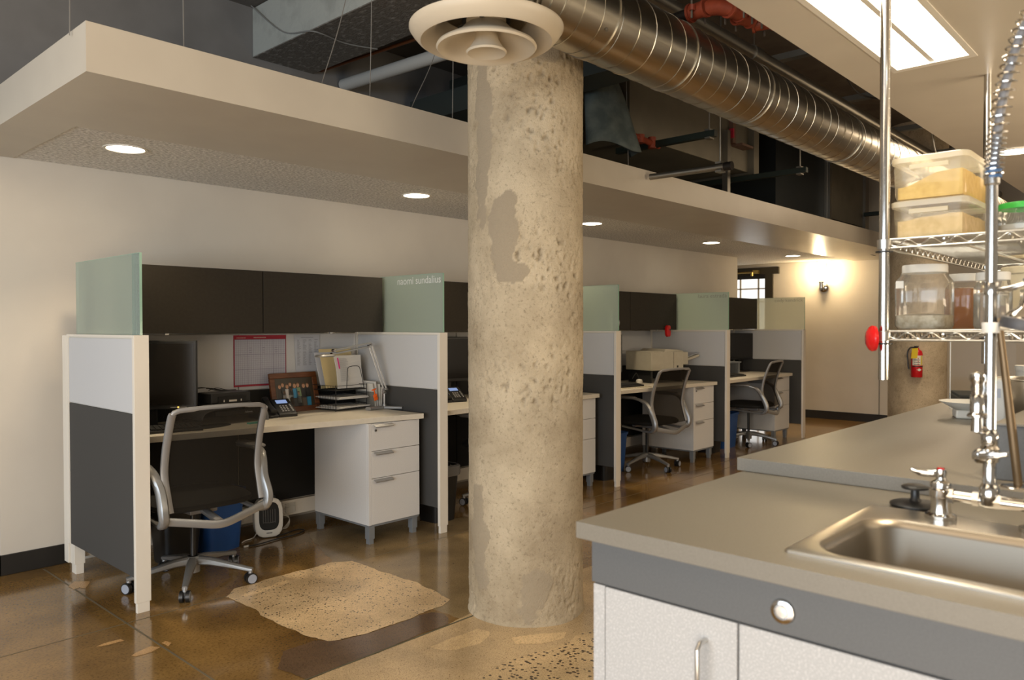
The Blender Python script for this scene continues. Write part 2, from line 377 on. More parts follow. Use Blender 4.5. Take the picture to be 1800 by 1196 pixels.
patch([(2.01, 2.31), (2.153, 2.31), (2.264, 2.299), (2.285, 2.243), (2.247, 2.207), (2.173, 2.183), (2.062, 2.213), (2.024, 2.254)], P_OVL, .0014, .008, lab='oval cream patch')
patch([(2.02, 1.99), (2.15, 1.985), (2.30, 1.95), (2.42, 1.93), (2.62, 1.95), (2.62, 1.5), (1.9, 1.5), (1.87, 1.9)], P_PEB, .0014, .02, lab='concrete with large dark exposed pebbles')
patch([(2.30, 2.13), (2.40, 2.08), (2.50, 2.0), (2.44, 1.97), (2.33, 2.0), (2.27, 2.07)], P_OVL, .0018, .012)
for pl in ([(1.123, 3.289), (1.159, 3.299), (1.215, 3.294), (1.219, 3.267), (1.176, 3.267), (1.136, 3.275)], [(1.178, 3.094), (1.204, 3.117), (1.27, 3.137), (1.29, 3.097), (1.244, 3.073), (1.189, 3.077)], [(1.29, 4.157), (1.34, 4.216), (1.394, 4.16), (1.339, 4.063), (1.323, 4.102), (1.294, 4.092)], [(1.31, 3.135), (1.331, 3.139), (1.336, 3.107), (1.312, 3.078)]):
    patch(pl, P_SLV, .0012, .008, 'floor_stain', 'tan sliver-shaped stain')
JNT = pr('floor_joint', (.16, .13, .08), .5); JNTD = pr('dark_joint', (.10, .09, .05), .6)
jm = MB(); jm.box(1.295, 1.303, 1.2, 4.55, .0002, .0009); jm.box(.3, 10.6, 3.452, 3.457, .0002, .0009)
jm.box(3.28, 10.6, 3.282, 3.286, .0002, .0008); jm.box(5.5, 5.505, -1, 3.28, .0002, .0009)
jm.build('floor_joint', JNT, fl)
MB().box(1.2, 2.42, 2.416, 2.424, .0015, .0022).build('floor_joint', JNTD, fl)

# ------------------------------------------------------------------ setting: walls, ceiling, soffits
struct(MB().box(1.115, 9.19, 4.59, 4.75, 0, 3.3).build('wall_back', WALL))
bb = MB(); bb.box(1.105, 1.43, 4.578, 4.59, 0, .105); bb.box(1.103, 1.115, 4.578, 4.75, 0, .105)
struct(bb.build('baseboard_back', BASEB, None, .003))
struct(MB().box(-1.5, 9.19, 4.575, 4.589, 2.36, 3.3).build('wall_upper', DARKWALL))
fw = MB()   # far wall with the door opening at Y 4.9-6.0
fw.box(10.7, 10.85, -3, 4.90, 0, 3.3); fw.box(10.7, 10.85, 5.85, 8, 0, 3.3); fw.box(10.7, 10.85, 4.90, 5.85, 2.12, 3.3)
struct(fw.build('wall_far', WALL))
struct(MB().box(10.688, 10.7, -3, 4.80, 0, .11).build('baseboard_far', BASEB))
sm = MB()
for y in (3.34, 2.05, 1.55, 1.1, .4): sm.box(10.697, 10.7, y, y+.012, .11, 2.14)
struct(sm.build('trim_1', pr('wall_panel_seam', (.22, .2, .17), .7)))
struct(MB().box(9.19, 10.7, 7.0, 7.1, 0, 3.3).build('wall_corridor', WALL))
struct(MB().box(-1.5, 12.5, -4, 8, 3.3, 3.4).build('ceiling', DECK))
# door at the corridor end
dr = struct(MB().box(10.66, 10.70, 4.79, 4.90, 0, 2.02).box(10.66, 10.70, 5.83, 5.95, 0, 2.02).box(10.66, 10.70, 4.70, 6.05, 2.02, 2.12).build('door_1', pr('dark_door_frame', (.03, .024, .012), .5)))
MB().box(10.70, 10.72, 4.90, 5.83, 1.96, 2.02).build('door_header', BLK, dr)
dg = MB().box(10.75, 10.76, 4.90, 5.85, 0, 2.0).build('glass_pane', WINE, dr)
gm = MB()
for y in (5.02, 5.30, 5.58): gm.box(10.735, 10.745, y, y+.025, 0, 1.98)
for z in (1.62, 1.81): gm.box(10.735, 10.745, 4.90, 5.85, z, z+.018)
gm.build('muntin', pr('window_muntin', (.75, .7, .6), .5), dr)
cm = MB(); cm.box(10.60, 10.655, 4.98, 5.06, 2.03, 2.08); cm.cyl((10.62, 5.0, 2.055), (10.62, 5.6, 2.045), .012); cm.cyl((10.60, 5.07, 2.05), (10.60, 5.07, 2.0), .02)
cm.build('door_closer', pr('brass', (.45, .33, .12), .35, .9), dr)

# hanging soffit over the workstations
Xs, Ys, z1, z2 = .96, 2.854, 2.14, 2.311
so = thing('suspended_soffit', 'long cream suspended ceiling panel with boxed edge hanging over the row of desks', 'ceiling panel', (0, 0, 0))
sb = MB(); sb.box(Xs, 10.69, Ys, 3.67, z1, z2); sb.box(Xs, 1.19, 3.67, 4.585, z1, z2); sb.box(1.19, 10.69, 3.67, 4.572, z1+.03, z2)
sb.box(9.20, 10.69, 4.572, 6.9, z1+.03, z2)
sb.build('frame', SOFF, so)
MB().box(1.19, 10.35, 3.67, 4.585, z1+.004, z1+.03).box(9.20, 10.35, 4.585, 6.9, z1+.004, z1+.03).build('fibre_infill', FIBER, so, label='grey-white fibrous acoustic infill')
# recessed cans
def can(x, y, z, label, r=.088, parent=None, pw=42, grp='recessed lights over the desks', vis=True):
    t = thing('recessed_light', label, 'light', (x, y, z), 0, grp)
    a = MB(); a.lathe([(r+.012, 0), (r+.012, -.004), (r, -.005), (r-.006, .0), (r-.012, .02)], n=40).build('trim_ring', pr('can_trim', (.7, .66, .58), .4), t)
    MB().add([(0, 0, -.002)]+[(math.cos(2*PI*k/40)*(r-.002), math.sin(2*PI*k/40)*(r-.002), -.002) for k in range(40)], [(0, k+1, (k+1) % 40+1) for k in range(40)]).build('lamp_lens', CANE, t)
    l = bpy.data.lights.new('can_spot', 'SPOT'); l.energy = pw; l.color = (1, .79, .53); l.spot_size = R(105); l.spot_blend = .8; l.shadow_soft_size = .07
    o = bpy.data.objects.new('can_spot', l); COL.objects.link(o); o.location = (0, 0, -.02); o.parent = t
    return t
for i, x in enumerate((1.51, 3.36, 5.29, 7.36, 9.42)):
    can(x, 3.97, z1+.004, ['round recessed light in the soffit nearest its left end', 'round recessed light in the soffit just left of the concrete column', 'round recessed light in the soffit just right of the concrete column', 'round recessed light in the soffit above the printer cubicle', 'small round recessed light near the far wall end of the soffit'][i])

# kitchen ceiling panel on the right
kc = thing('suspended_ceiling_panel', 'flat beige hanging ceiling cloud over the kitchen counters', 'ceiling panel', (0, 0, 0))
km = MB()
kz = 2.2
km.box(1.3, 3.05, .91, 1.06, kz, 2.32); km.box(3.05, 8.6, -2.0, 1.06, kz, 2.32); km.box(.9, 3.05, -2.0, .64, kz, 2.32); km.box(.9, 1.3, .64, 1.06, kz, 2.32); km.box(1.3, 3.05, .64, .91, 2.29, 2.32)
km.build('panel', SOFF, kc)
lf = thing('fluorescent_fixture', 'long glowing rectangular light recessed in the kitchen ceiling', 'light', (0, 0, 0))
fx = MB(); fx.box(1.30, 1.33, .64, .91, kz-.003, 2.27); fx.box(3.02, 3.05, .64, .91, kz-.003, 2.27); fx.box(1.33, 3.02, .64, .66, kz-.003, 2.27); fx.box(1.33, 3.02, .89, .91, kz-.003, 2.27); fx.box(1.33, 3.02, .768, .785, kz+.005, 2.27)
fx.build('frame', pr('fixture_enamel', (.7, .66, .58), .4), lf)
MB().box(1.33, 3.02, .785, .89, kz+.03, kz+.035).build('diffuser', PANE, lf)
MB().box(1.33, 3.02, .66, .768, kz+.03, kz+.035).build('diffuser', PANE, lf)
can(4.85, .84, kz-.001, 'round recessed light in the kitchen ceiling at the right edge', .085, pw=30, grp='recessed lights over the kitchen')
can(1.5, -.05, kz-.001, 'unseen round recessed light added over the sink to brighten the counter', .085, pw=75, grp='recessed lights over the kitchen')  # added out of view, only to put more light on the counter

# concrete beam in the upper left
bt = thing('concrete_beam', 'grey painted concrete ceiling beam with rough brown underside', 'beam', (2.52, 0, 2.985))
MB().box(0, .035, -1.5, 4.573, .005, .31).build('side_face', BEAMM, bt, .004, 'pale grey painted side')
MB().box(.0351, .44, -1.5, 4.573, 0, .31).box(0, .0351, -1.5, 4.573, -.001, .005).build('underside', BEAMU, bt, .004, 'rough unpainted brown underside')

# concrete columns
def column(x, y, r, h, label, nseg=300, nz=420, seed=0):
    v = []; f = []; mort = []
    off = Vector((seed*7.3, 0, 0))
    for j in range(nz+1):
        z = h*j/nz
        for k in range(nseg):
            a = 2*PI*k/nseg; P = Vector((math.cos(a)*r, math.sin(a)*r, z))
            q = P+off
            low = noise.noise(q*2.0); mid = noise.noise(q*9); fine = noise.noise(q*34); ff = noise.noise(q*80)
            rough = max(0, min(1, (noise.noise(q*3.1+Vector((9, 3, 1)))+.25)*2.2)); fine = noise.noise(q*52)*.75+noise.noise(q*24)*.35
            band = 1.0 if z > .95 else .55
            # smooth mortar patches in a broken outline
            ang = math.degrees(a) % 360
            ma = 0
            if seed == 0:
                def blob(a0, z0, da, dz, j_=.25): return ((ang-a0)/da)**2+((z-z0)/dz)**2+noise.noise(q*9)*j_*3.6+noise.noise(q*31)*j_*1.6 < 1
                # camera direction from the column is about 222 deg; larger angle = to the right
                if blob(200, 1.66, 16, .17) or blob(177, 2.2, 10, .42, .4) or blob(212, 1.50, 14, .05) or blob(240, 2.43, 17, .06): ma = 1
                if blob(170, .35, 12, .30, .4) or blob(228, .17, 16, .13, .3): ma = .8
            pit = 0
            c = noise.cell(q*26)
            if rough > .15 and fine > .17 and not ma: pit = (fine-.17)*rough*.034*band
            d = low*.0035+mid*.0020*(.4+rough)+ff*.0020*(.3+rough)-pit
            if ma: d = low*.0035+.0012
            for zz in (1.715, .52): d -= .0035*math.exp(-((z-zz-.006*noise.noise(q*6))/.0035)**2)
            if z < .05: d += (.05-z)*.10*(1+mid)
            rr = r+d
            v.append((math.cos(a)*rr, math.sin(a)*rr, z)); mort.append(ma+0.0 if ma else -min(1, pit*90))
    for j in range(nz):
        for k in range(nseg): f.append((j*nseg+k, j*nseg+(k+1) % nseg, (j+1)*nseg+(k+1) % nseg, (j+1)*nseg+k))
    me = bpy.data.meshes.new('concrete_column'); me.from_pydata(v, [], f); me.polygons.foreach_set('use_smooth', [True]*len(f))
    at = me.attributes.new('mortar', 'FLOAT', 'POINT'); at.data.foreach_set('value', mort)
    mt = pr('rough_concrete_%d' % seed, (.4, .32, .22), .9); b = mt.node_tree.nodes['Principled BSDF']
    tc = N(mt, 'ShaderNodeTexCoord')
    def nz_(sc, det=8, ro=.6):
        n = N(mt, 'ShaderNodeTexNoise'); n.inputs['Scale'].default_value = sc; n.inputs['Detail'].default_value = det; n.inputs['Roughness'].default_value = ro
        L(mt, tc.outputs['Object'], n.inputs['Vector']); return n
    a1 = nz_(3.2, 10, .65); c1 = N(mt, 'ShaderNodeValToRGB'); e = c1.color_ramp.elements
    e[0].position = .32; e[0].color = (.36, .285, .185, 1); e[1].position = .62; e[1].color = (.60, .50, .35, 1); L(mt, a1.outputs['Fac'], c1.inputs[0])
    a2 = nz_(75, 8, .75); c2 = N(mt, 'ShaderNodeValToRGB'); e = c2.color_ramp.elements
    e[0].position = .34; e[0].color = (.42, .40, .36, 1); e[1].position = .46; e[1].color = (1, 1, 1, 1)
    x_ = c2.color_ramp.elements.new(.66); x_.color = (1, 1, 1, 1); x_ = c2.color_ramp.elements.new(.74); x_.color = (1.45, 1.45, 1.45, 1)
    L(mt, a2.outputs['Fac'], c2.inputs[0])
    m1 = N(mt, 'ShaderNodeMixRGB', blend_type='MULTIPLY'); m1.inputs[0].default_value = .75
    L(mt, c1.outputs[0], m1.inputs[1]); L(mt, c2.outputs[0], m1.inputs[2])
    at_ = N(mt, 'ShaderNodeAttribute'); at_.attribute_name = 'mortar'
    cl = N(mt, 'ShaderNodeClamp'); L(mt, at_.outputs['Fac'], cl.inputs[0])
    m2 = N(mt, 'ShaderNodeMixRGB'); L(mt, cl.outputs[0], m2.inputs[0]); L(mt, m1.outputs[0], m2.inputs[1]); m2.inputs[2].default_value = (.37, .305, .215, 1)
    ng = N(mt, 'ShaderNodeMath', operation='MULTIPLY'); ng.inputs[1].default_value = -.5; L(mt, at_.outputs['Fac'], ng.inputs[0])
    c0 = N(mt, 'ShaderNodeClamp'); L(mt, ng.outputs[0], c0.inputs[0])
    m3 = N(mt, 'ShaderNodeMixRGB'); L(mt, c0.outputs[0], m3.inputs[0]); L(mt, m2.outputs[0], m3.inputs[1]); m3.inputs[2].default_value = (.22, .17, .11, 1)
    L(mt, m3.outputs[0], b.inputs['Base Color'])
    b4 = nz_(38, 8, .75); bq = N(mt, 'ShaderNodeBump'); bq.inputs['Strength'].default_value = .55; bq.inputs['Distance'].default_value = .012
    L(mt, b4.outputs['Fac'], bq.inputs['Height'])
    b3 = nz_(130, 6, .7); bn = N(mt, 'ShaderNodeBump'); bn.inputs['Strength'].default_value = .9; bn.inputs['Distance'].default_value = .005
    L(mt, b3.outputs['Fac'], bn.inputs['Height']); L(mt, bq.outputs[0], bn.inputs['Normal']); L(mt, bn.outputs[0], b.inputs['Normal'])
    me.materials.append(mt)
    o = bpy.data.objects.new('concrete_column', me); COL.objects.link(o); o.location = (x, y, 0)
    return tag(o, label, 'column')
column(2.61, 2.33, .258, 3.3, 'large rough round concrete column standing in front of the cubicles')
column(8.62, 2.33, .27, 3.3, 'far round concrete column with the fire extinguisher hung on it', 120, 160, 1)

# ------------------------------------------------------------------ cubicles
XP = [1.4345, 3.2327, 5.0892, 6.9228, 8.7459]
YF = 3.53; TH = .066; HP = 1.235
wing_lab = ['leftmost free-standing partition end with plain frosted glass on top, nearest the camera',
            'partition with white lettering on its frosted glass, left of the concrete column',
            'partition with unlettered frosted glass right of the concrete column',
            'partition with faint grey lettering on greenish frosted glass, fourth from the left',
            'farthest partition, its pale yellowish frosted glass lettered in faint grey']
def wing(i):
    xr = XP[i]; xl = xr-TH
    t = thing('partition_panel', wing_lab[i], 'partition', (xl, YF, 0), 0, 'cubicle partitions')
    MB().box(0, TH, 0, .022, .045, HP).build('end_trim', PWHITE, t, .0015)
    MB().box(.006, TH-.006, .002, .022, 0, .045).build('foot', PWHITE, t, .001)
    fr = MB().box(.004, TH-.004, .022, .86, HP-.012, HP).box(.012, TH-.012, .022, .86, .155, HP-.012).box(0, TH, .84, .862, .155, HP)
    fr.build('frame', PWHITE, t, .001)
    MB().box(.004, TH-.004, .026, .838, .888, HP-.017).build('upper_tile', TILEL, t, .002, 'light grey fabric tile')
    MB().box(.004, TH-.004, .026, .838, .155, .884).build('lower_tile', TILED, t, .002, 'charcoal fabric tile blackened for under-desk shade')
    MB().box(.008, TH-.008, .80, .86, .05, .155).box(.014, TH-.014, .80, .86, 0, .05).build('foot', PWHITE, t, .001)
    gm_ = GLSW if i == 4 else GLS
    g = MB(); 
    if i == 0: g.box(.028, .038, .085, .80, HP, 1.60)
    else: g.box(.028, .038, 0.0, .62 if i < 3 else .60, HP, 1.60)
    gs = g.build('glass_screen', gm_, t, .001, 'frosted greenish glass')
    if i == 0: MB().box(.028, .038, .0, .085, HP, 1.60).build('clear_margin', GLC, gs)
    e = MB(); e.box(.0278, .0382, -.0006, .0012, HP, 1.60); e.box(.0278, .0382, 0, .62 if i else .80, 1.5988, 1.6006); e.build('glass_edge', GEDGE, gs)
    txt = {1: ('naomi sundalius', LETW, .43, .046), 3: ('laura estrada', LETG, .32, .038), 4: ('cody kendrick', LETG, .345, .048)}.get(i)
    if txt:
        M = Matrix(((0, 0, -1, .0272), (-1, 0, 0, .006+txt[2]), (0, 1, 0, 1.588-txt[3]), (0, 0, 0, 1)))
        text_mesh('lettering', txt[0], txt[1], gs, M, txt[3], txt[2]-.012)
    return t
for i in range(5): wing(i)

def drawers(loc, label):
    t = thing('drawer_pedestal', label, 'drawers', loc, 0, 'drawer pedestals')
    W, D, Z0, Z1 = .385, .56, .112, .705
    MB().box(0, W, .02, D, Z0, Z1).build('body', CABW, t, .002)
    MB().box(.004, W-.004, .008, D, Z0-.012, Z0).build('base_rail', GREYM, t)
    for k, (a, b) in enumerate(((.545, .703), (.385, .542), (.114, .382))):
        d = MB().box(.022, W-.002, 0, .02, a, b).build('drawer', CABW, t, .0015)
        MB().add([(.035, -.003, b-.010), (.165, -.003, b-.010), (.165, -.024, b-.020), (.035, -.024, b-.020), (.035, -.003, b-.004), (.165, -.003, b-.004), (.165, -.027, b-.015), (.035, -.027, b-.015)],
                 [(0, 1, 2, 3), (4, 7, 6, 5), (0, 4, 5, 1), (2, 6, 7, 3), (0, 3, 7, 4), (1, 5, 6, 2)]).build('handle', HANDM, d)
        if k == 0: MB().cyl((.05, -.004, .665), (.05, .002, .665), .009).cyl((.05, -.006, .665), (.05, -.004, .665), .0045, m=1).build('lock', [HANDM, BLK], d)
    MB().box(0, .021, 0, .02, Z0, Z1).build('side_stile', CABW, t, .001)
    for x, y in ((.004, .004), (W-.044, .02), (.004, D-.045), (W-.044, D-.045)):
        MB().box(x, x+.04, y, y+.04, .03, Z0-.012).box(x+.004, x+.036, y+.004, y+.036, 0, .03).build('leg', GREYM, t, .001)
    return t

names = ['the leftmost cubicle', 'the cubicle behind the concrete column', 'the printer cubicle', 'the farthest cubicle']
YL = [3.85, 3.62, 3.70, 3.60]; YR = [3.615, 3.65, 3.60, 3.63]
for i in range(4):
    xl = XP[i]; xr = XP[i+1]-TH
    # rear (spine) panel
    t = thing('rear_partition', 'low rear partition with pale tile above shade-blackened tile behind '+['the desk at far left', 'the desk hidden by the column', 'the desk with the printer', 'the farthest desk'][i], 'partition', (xl, 4.395, 0), 0, 'rear partitions')
    w_ = xr-xl; x0 = -TH if i == 0 else .0
    MB().box(x0+(0 if i else -.0), w_+(.0 if i < 3 else TH), 0.0, .06, .17, HP-.006).build('frame', PWHITE, t, .001)
    mid = .875 if i == 0 else .0
    cuts = [0, .872, w_] if i != 2 else [0, .93, w_]
    for a, b in zip(cuts, cuts[1:]):
        MB().box(a+.004, b-.004, -.012, 0, .888, HP-.01).build('upper_tile', TILEL, t, .002, 'light grey fabric tile')
        MB().box(a+.004, b-.004, -.012, 0, .175, .884).build('lower_tile', BLKM, t, .002, 'charcoal fabric tile blackened for under-desk shade')  # near-black colour also carries the shade below the desk
    MB().box(0, w_, -.014, .05, .07, .165).build('raceway', PWHITE, t, .003, 'cream cable raceway along the bottom')
    if i == 0:
        MB().box(x0, 0, 0, .06, .05, .17).build('foot', PWHITE, t, .001)
    rc = MB()
    for q in ((.60, ) if i else (1.18, )): rc.box(q, q+.07, -.022, -.014, .085, .15)
    rc.build('outlet', pr('outlet_%d' % i, (.6, .58, .52), .5), t, .002)
    # overhead cabinet with two doors
    xa = xl-.0 if i else xl+.0
    lab = ['dark overhead cabinet with two doors in the leftmost cubicle', 'dark overhead cabinet mostly hidden behind the concrete column', 'dark overhead cabinet above the printer with a red round object on it', 'dark overhead cabinet in the farthest cubicle'][i]
    c = thing('overhead_cabinet', lab, 'cabinet', (xl+.006, 4.08, 1.237), 0, 'overhead cabinets')
    W = xr-xl-.012
    MB().box(0, W, .02, .31, 0, .352).box(0, W, .31, .38, .0, .03).build('body', CABD, c, .001)
    h = .862 if i == 0 else (.9 if i != 2 else .925)
    if i == 2: h = .94
    MB().box(0, h-.003, 0, .02, 0, .356).build('door', CABD, c, .0015)
    MB().box(h+.003, W, 0, .02, 0, .356).build('door', CABD, c, .0015)
    for q in (.30, h+.45): MB().box(q, q+.02, -.002, .012, -.008, .0).build('door_catch', HANDM, c)
    # desktop
    d = MB().prism([(xl+.004, YL[i]), (XP[i+1]-TH-.055, YR[i]), (XP[i+1]-TH-.055, 4.38), (xl+.004, 4.38)], .708, .739).build('desktop', LAMW, None, .0015)
    tag(d, ['cream laminate desktop in the leftmost cubicle', 'cream desktop partly hidden behind the concrete column', 'cream desktop under the beige printer', 'cream desktop in the farthest cubicle'][i], 'desk', 'desktops')
    drawers((XP[i+1]-TH-.055-.39, YR[i]+.035, 0), 'white three-drawer pedestal in '+names[i])

# ------------------------------------------------------------------ office chair
def arc_pts(cx, cz, r, a0, a1, n, x): return [(x, cx+r*math.cos(R(a0+(a1-a0)*k/n)), cz+r*math.sin(R(a0+(a1-a0)*k/n))) for k in range(n+1)]
def make_chair(loc, rz, base_rot, label):
    t = thing('office_chair', label, 'chair', loc, rz, 'office chairs')
    # five-star base
    b = MB(); b.lathe([(.0, .055), (.032, .055), (.034, .13), (.028, .135), (0, .135)], n=24)
    for k in range(5):
        a = base_rot+k*2*PI/5; c_, s_ = math.cos(a), math.sin(a)
        b.tube([(c_*.02, s_*.02, .112), (c_*.09, s_*.09, .108), (c_*.2, s_*.2, .088), (c_*.285, s_*.285, .070), (c_*.30, s_*.30, .068)], 1, 12,
               flat=[(.020, .022), (.021, .019), (.017, .013), (.013, .011), (.012, .010)])
        b.cyl((c_*.29, s_*.29, .072), (c_*.29, s_*.29, .05), .011)
    b.build('base', SILV, t)
    for k in range(5):
        a = base_rot+k*2*PI/5; p = (math.cos(a)*.29, math.sin(a)*.29, 0); q = a+R(35+k*47)
        c = MB().at(p, q)
        c.tube([(0, -.022, .027), (0, -.006, .027)], .027, 20, 0); c.tube([(0, .006, .027), (0, .022, .027)], .027, 20, 0)
        c.box(-.008, .008, -.006, .006, .02, .055)
        cs = c.build('caster', BLK, t)
        MB().at(p, q).tube([(0, -.0235, .027), (0, -.021, .027)], .022, 20).build('wheel_cap', CAPG, cs); MB().at(p, q).tube([(0, .021, .027), (0, .0235, .027)], .022, 20).build('wheel_cap', CAPG, cs)
    g = MB(); g.cyl((0, 0, .13), (0, 0, .42), .014); g.cyl((0, 0, .05), (0, 0, -.0), .0) if False else None; g.cyl((0, 0, .135), (0, 0, .06), .024); g.build('gas_column', BLK, t)
    # seat
    s = MB()
    n = 36; P = []
    prof = [(.0, .455), (.6, .458), (.9, .452), (.99, .435), (1., .420), (.96, .408), (.6, .402), (0, .402)]
    s.lathe([(r, z) for r, z in prof], (0, -.0, 0), 40, 0, sx=.245, sy=.235, sq=4)
    s.build('seat', BLKM, t)
    mech = MB(); mech.box(-.07, .07, -.12, .12, .365, .405); mech.box(-.20, .20, -.02, .02, .385, .402); mech.build('seat_mechanism', SILVD, t, .006)
    # side arms: one loop each side, from armrest back and down to under the seat
    for sd in (-1, 1):
        x = sd*.256
        pth = spline([(x+sd*.050, .10, .645), (x+sd*.052, 0, .647), (x+sd*.044, -.10, .645), (x+sd*.020, -.18, .612), (x, -.228, .53), (x+sd*.002, -.268, .44), (x-sd*.004, -.258, .385), (x-sd*.01, -.20, .362), (x-sd*.02, -.06, .372), (x-sd*.03, .10, .385)], 6)
        nn = len(pth)
        fl_ = []
        for i_ in range(nn):
            u = i_/(nn-1)
            wd = .024 if u < .3 else (.021 if u < .75 else .012)
            th = .010 if u < .25 else (.010+.014*math.sin(PI*min(1, max(0, (u-.25)/.55))))
            fl_.append((wd, th))
        MB().tube(pth, 1, 12, flat=fl_, side=(1, 0, 0)).build('side_arm', SILV, t)
        MB().at((x+sd*.060, .01, .657)).lathe([(0, .010), (.8, .009), (.97, .004), (1, -.002), (.95, -.008), (0, -.010)], n=28, sx=.038, sy=.125, sq=3.2).build('arm_pad', SILVD, t)
    # back frame: uprights + top bar, mesh stretched between
    def side(sd): return [(sd*.226, -.262, .425), (sd*.228, -.238, .50), (sd*.230, -.215, .59), (sd*.230, -.228, .69), (sd*.228, -.258, .79), (sd*.227, -.286, .86), (sd*.224, -.296, .878)]
    Lp = spline(side(-1), 5); Rp = spline(side(1), 5)
    top = [(-.227, -.288, .866), (-.220, -.298, .884), (-.197, -.304, .893), (-.09, -.311, .898), (0, -.313, .899), (.09, -.311, .898), (.197, -.304, .893), (.220, -.298, .884), (.227, -.288, .866)]
    bf = MB()
    for P_ in (Lp, Rp): bf.tube(P_, 1, 12, flat=(.017, .011), side=(1, 0, 0))
    bf.tube(top, 1, 12, flat=(.011, .009), up=(0, 1, .1)); bf.build('back_frame', SILVD, t)
    # cross bar (shallow V) at the bottom
    MB().tube(spline([(-.245, -.258, .392), (-.12, -.285, .366), (-.03, -.30, .348), (.03, -.30, .348), (.12, -.285, .366), (.245, -.258, .392)], 5), 1, 12, flat=(.010, .019), up=(0, 0, 1)).build('cross_bar', SILV, t)
    MB().tube([(0, -.29, .35), (0, -.1, .385)], 1, 10, flat=(.02, .012)).build('back_support', SILVD, t)
    ms = MB(); rows = len(Lp)+1; nc = 10; vs = []; fs = []
    ll = Lp+[(-.205, -.303, .890)]; rl = Rp+[(.205, -.303, .890)]
    for j in range(rows):
        for k in range(nc+1):
            u = k/nc; a = Vector(ll[j]); c = Vector(rl[j]); p = a.lerp(c, u); p.y -= .022*math.sin(PI*u); vs.append(tuple(p))
    for j in range(rows-1):
        for k in range(nc): fs.append((j*(nc+1)+k, j*(nc+1)+k+1, (j+1)*(nc+1)+k+1, (j+1)*(nc+1)+k))
    ms.add(vs, fs, 0, True).build('back_mesh', MESHB, t)
    return t
chA = make_chair((1.735, 3.765, 0), R(0), R(22), 'grey office chair with dark mesh back in the leftmost cubicle')
chB = dup(chA, (4.06, 3.86, 0), R(2), 'grey office chair mostly hidden behind the concrete column')
chC = dup(chA, (5.93, 3.83, 0), R(-3), 'grey office chair pulled up to the desk with the beige printer')
chD = dup(chA, (7.88, 3.80, 0), R(8), 'grey office chair in the farthest cubicle')

for ch_, a_ in ((chB, -12), (chC, 16), (chD, 32)):      # each swivel base stands at its own angle
    for c_ in ch_.children:
        if c_.name.split('.')[0] in ('base', 'caster'): c_.rotation_euler.z = R(a_)
# ------------------------------------------------------------------ desk things
DZ = .739
def monitor(loc, rz, label, w_=.50, h_=.32, zc=1.0, led=False, stand=True):
    t = thing('monitor', label, 'monitor', loc, rz, 'computer monitors')
    z0 = zc-DZ-h_/2
    MB().box(-w_/2, w_/2, 0, .035, z0, z0+h_).build('housing', BLK, t, .004)
    MB().box(-w_/2+.016, w_/2-.016, -.0015, 0, z0+.022, z0+h_-.016).build('screen', SCRN, t)
    if stand:
        MB().box(-.035, .035, .035, .06, .01, z0+.12).lathe([(0, .016), (.11, .014), (.12, 0), (0, 0)], (0, .03, 0), 30, sy=.75).build('stand', BLK, t, .002)
    if led: MB().box(w_/2-.13, w_/2-.05, -.002, 0, z0+.009, z0+.012).build('buttons', pr('led_row', (.4, .4, .4), .4), t); MB().box(w_/2-.095, w_/2-.088, -.003, 0, z0+.008, z0+.014).build('power_light', ORLED, t)
    return t
monitor((1.665, 4.12, DZ), R(-35), 'black monitor with orange power light in the leftmost cubicle', .48, .36, 1.02, True)
monitor((3.88, 4.22, DZ), R(-15), 'black monitor half hidden by the concrete column', .50, .33, 1.03)
monitor((5.62, 4.14, DZ), R(-38), 'black monitor seen at an angle beside the printer', .44, .34, 1.03)
monitor((8.52, 4.18, DZ), R(-14), 'black widescreen monitor in the farthest cubicle', .52, .31, 1.035)
def keyboard(loc, rz, label, w_=.44, d_=.15):
    t = thing('keyboard', label, 'keyboard', loc, rz, 'keyboards')
    MB().at((0, 0, 0), 0, R(4)).box(-w_/2, w_/2, -d_/2, d_/2, .006, .02).build('case', BLK, t, .004)
    k = MB().at((0, 0, 0), 0, R(4))
    for r_ in range(5):
        for c_ in range(16): k.box(-w_/2+.015+c_*(w_-.03)/16, -w_/2+.013+(c_+1)*(w_-.03)/16-.003, -d_/2+.014+r_*.024, -d_/2+.034+r_*.024, .02, .026)
    k.build('keys', BLKM, t)
keyboard((1.64, 3.98, DZ), R(-12), 'black keyboard at the left end of the leftmost desk')
keyboard((5.56, 3.86, DZ+.007), R(-8), 'black keyboard on the desk with the printer')
keyboard((7.55, 3.85, DZ), R(0), 'black keyboard on the farthest desk', .42, .16)
pd = MB().at((5.58, 3.855, DZ), R(-8)).box(-.26, .26, -.11, .11, 0, .006).build('desk_pad', SALT, None, .003, ) ; tag(pd, 'pale tray under the keyboard on the printer desk', 'desk pad')
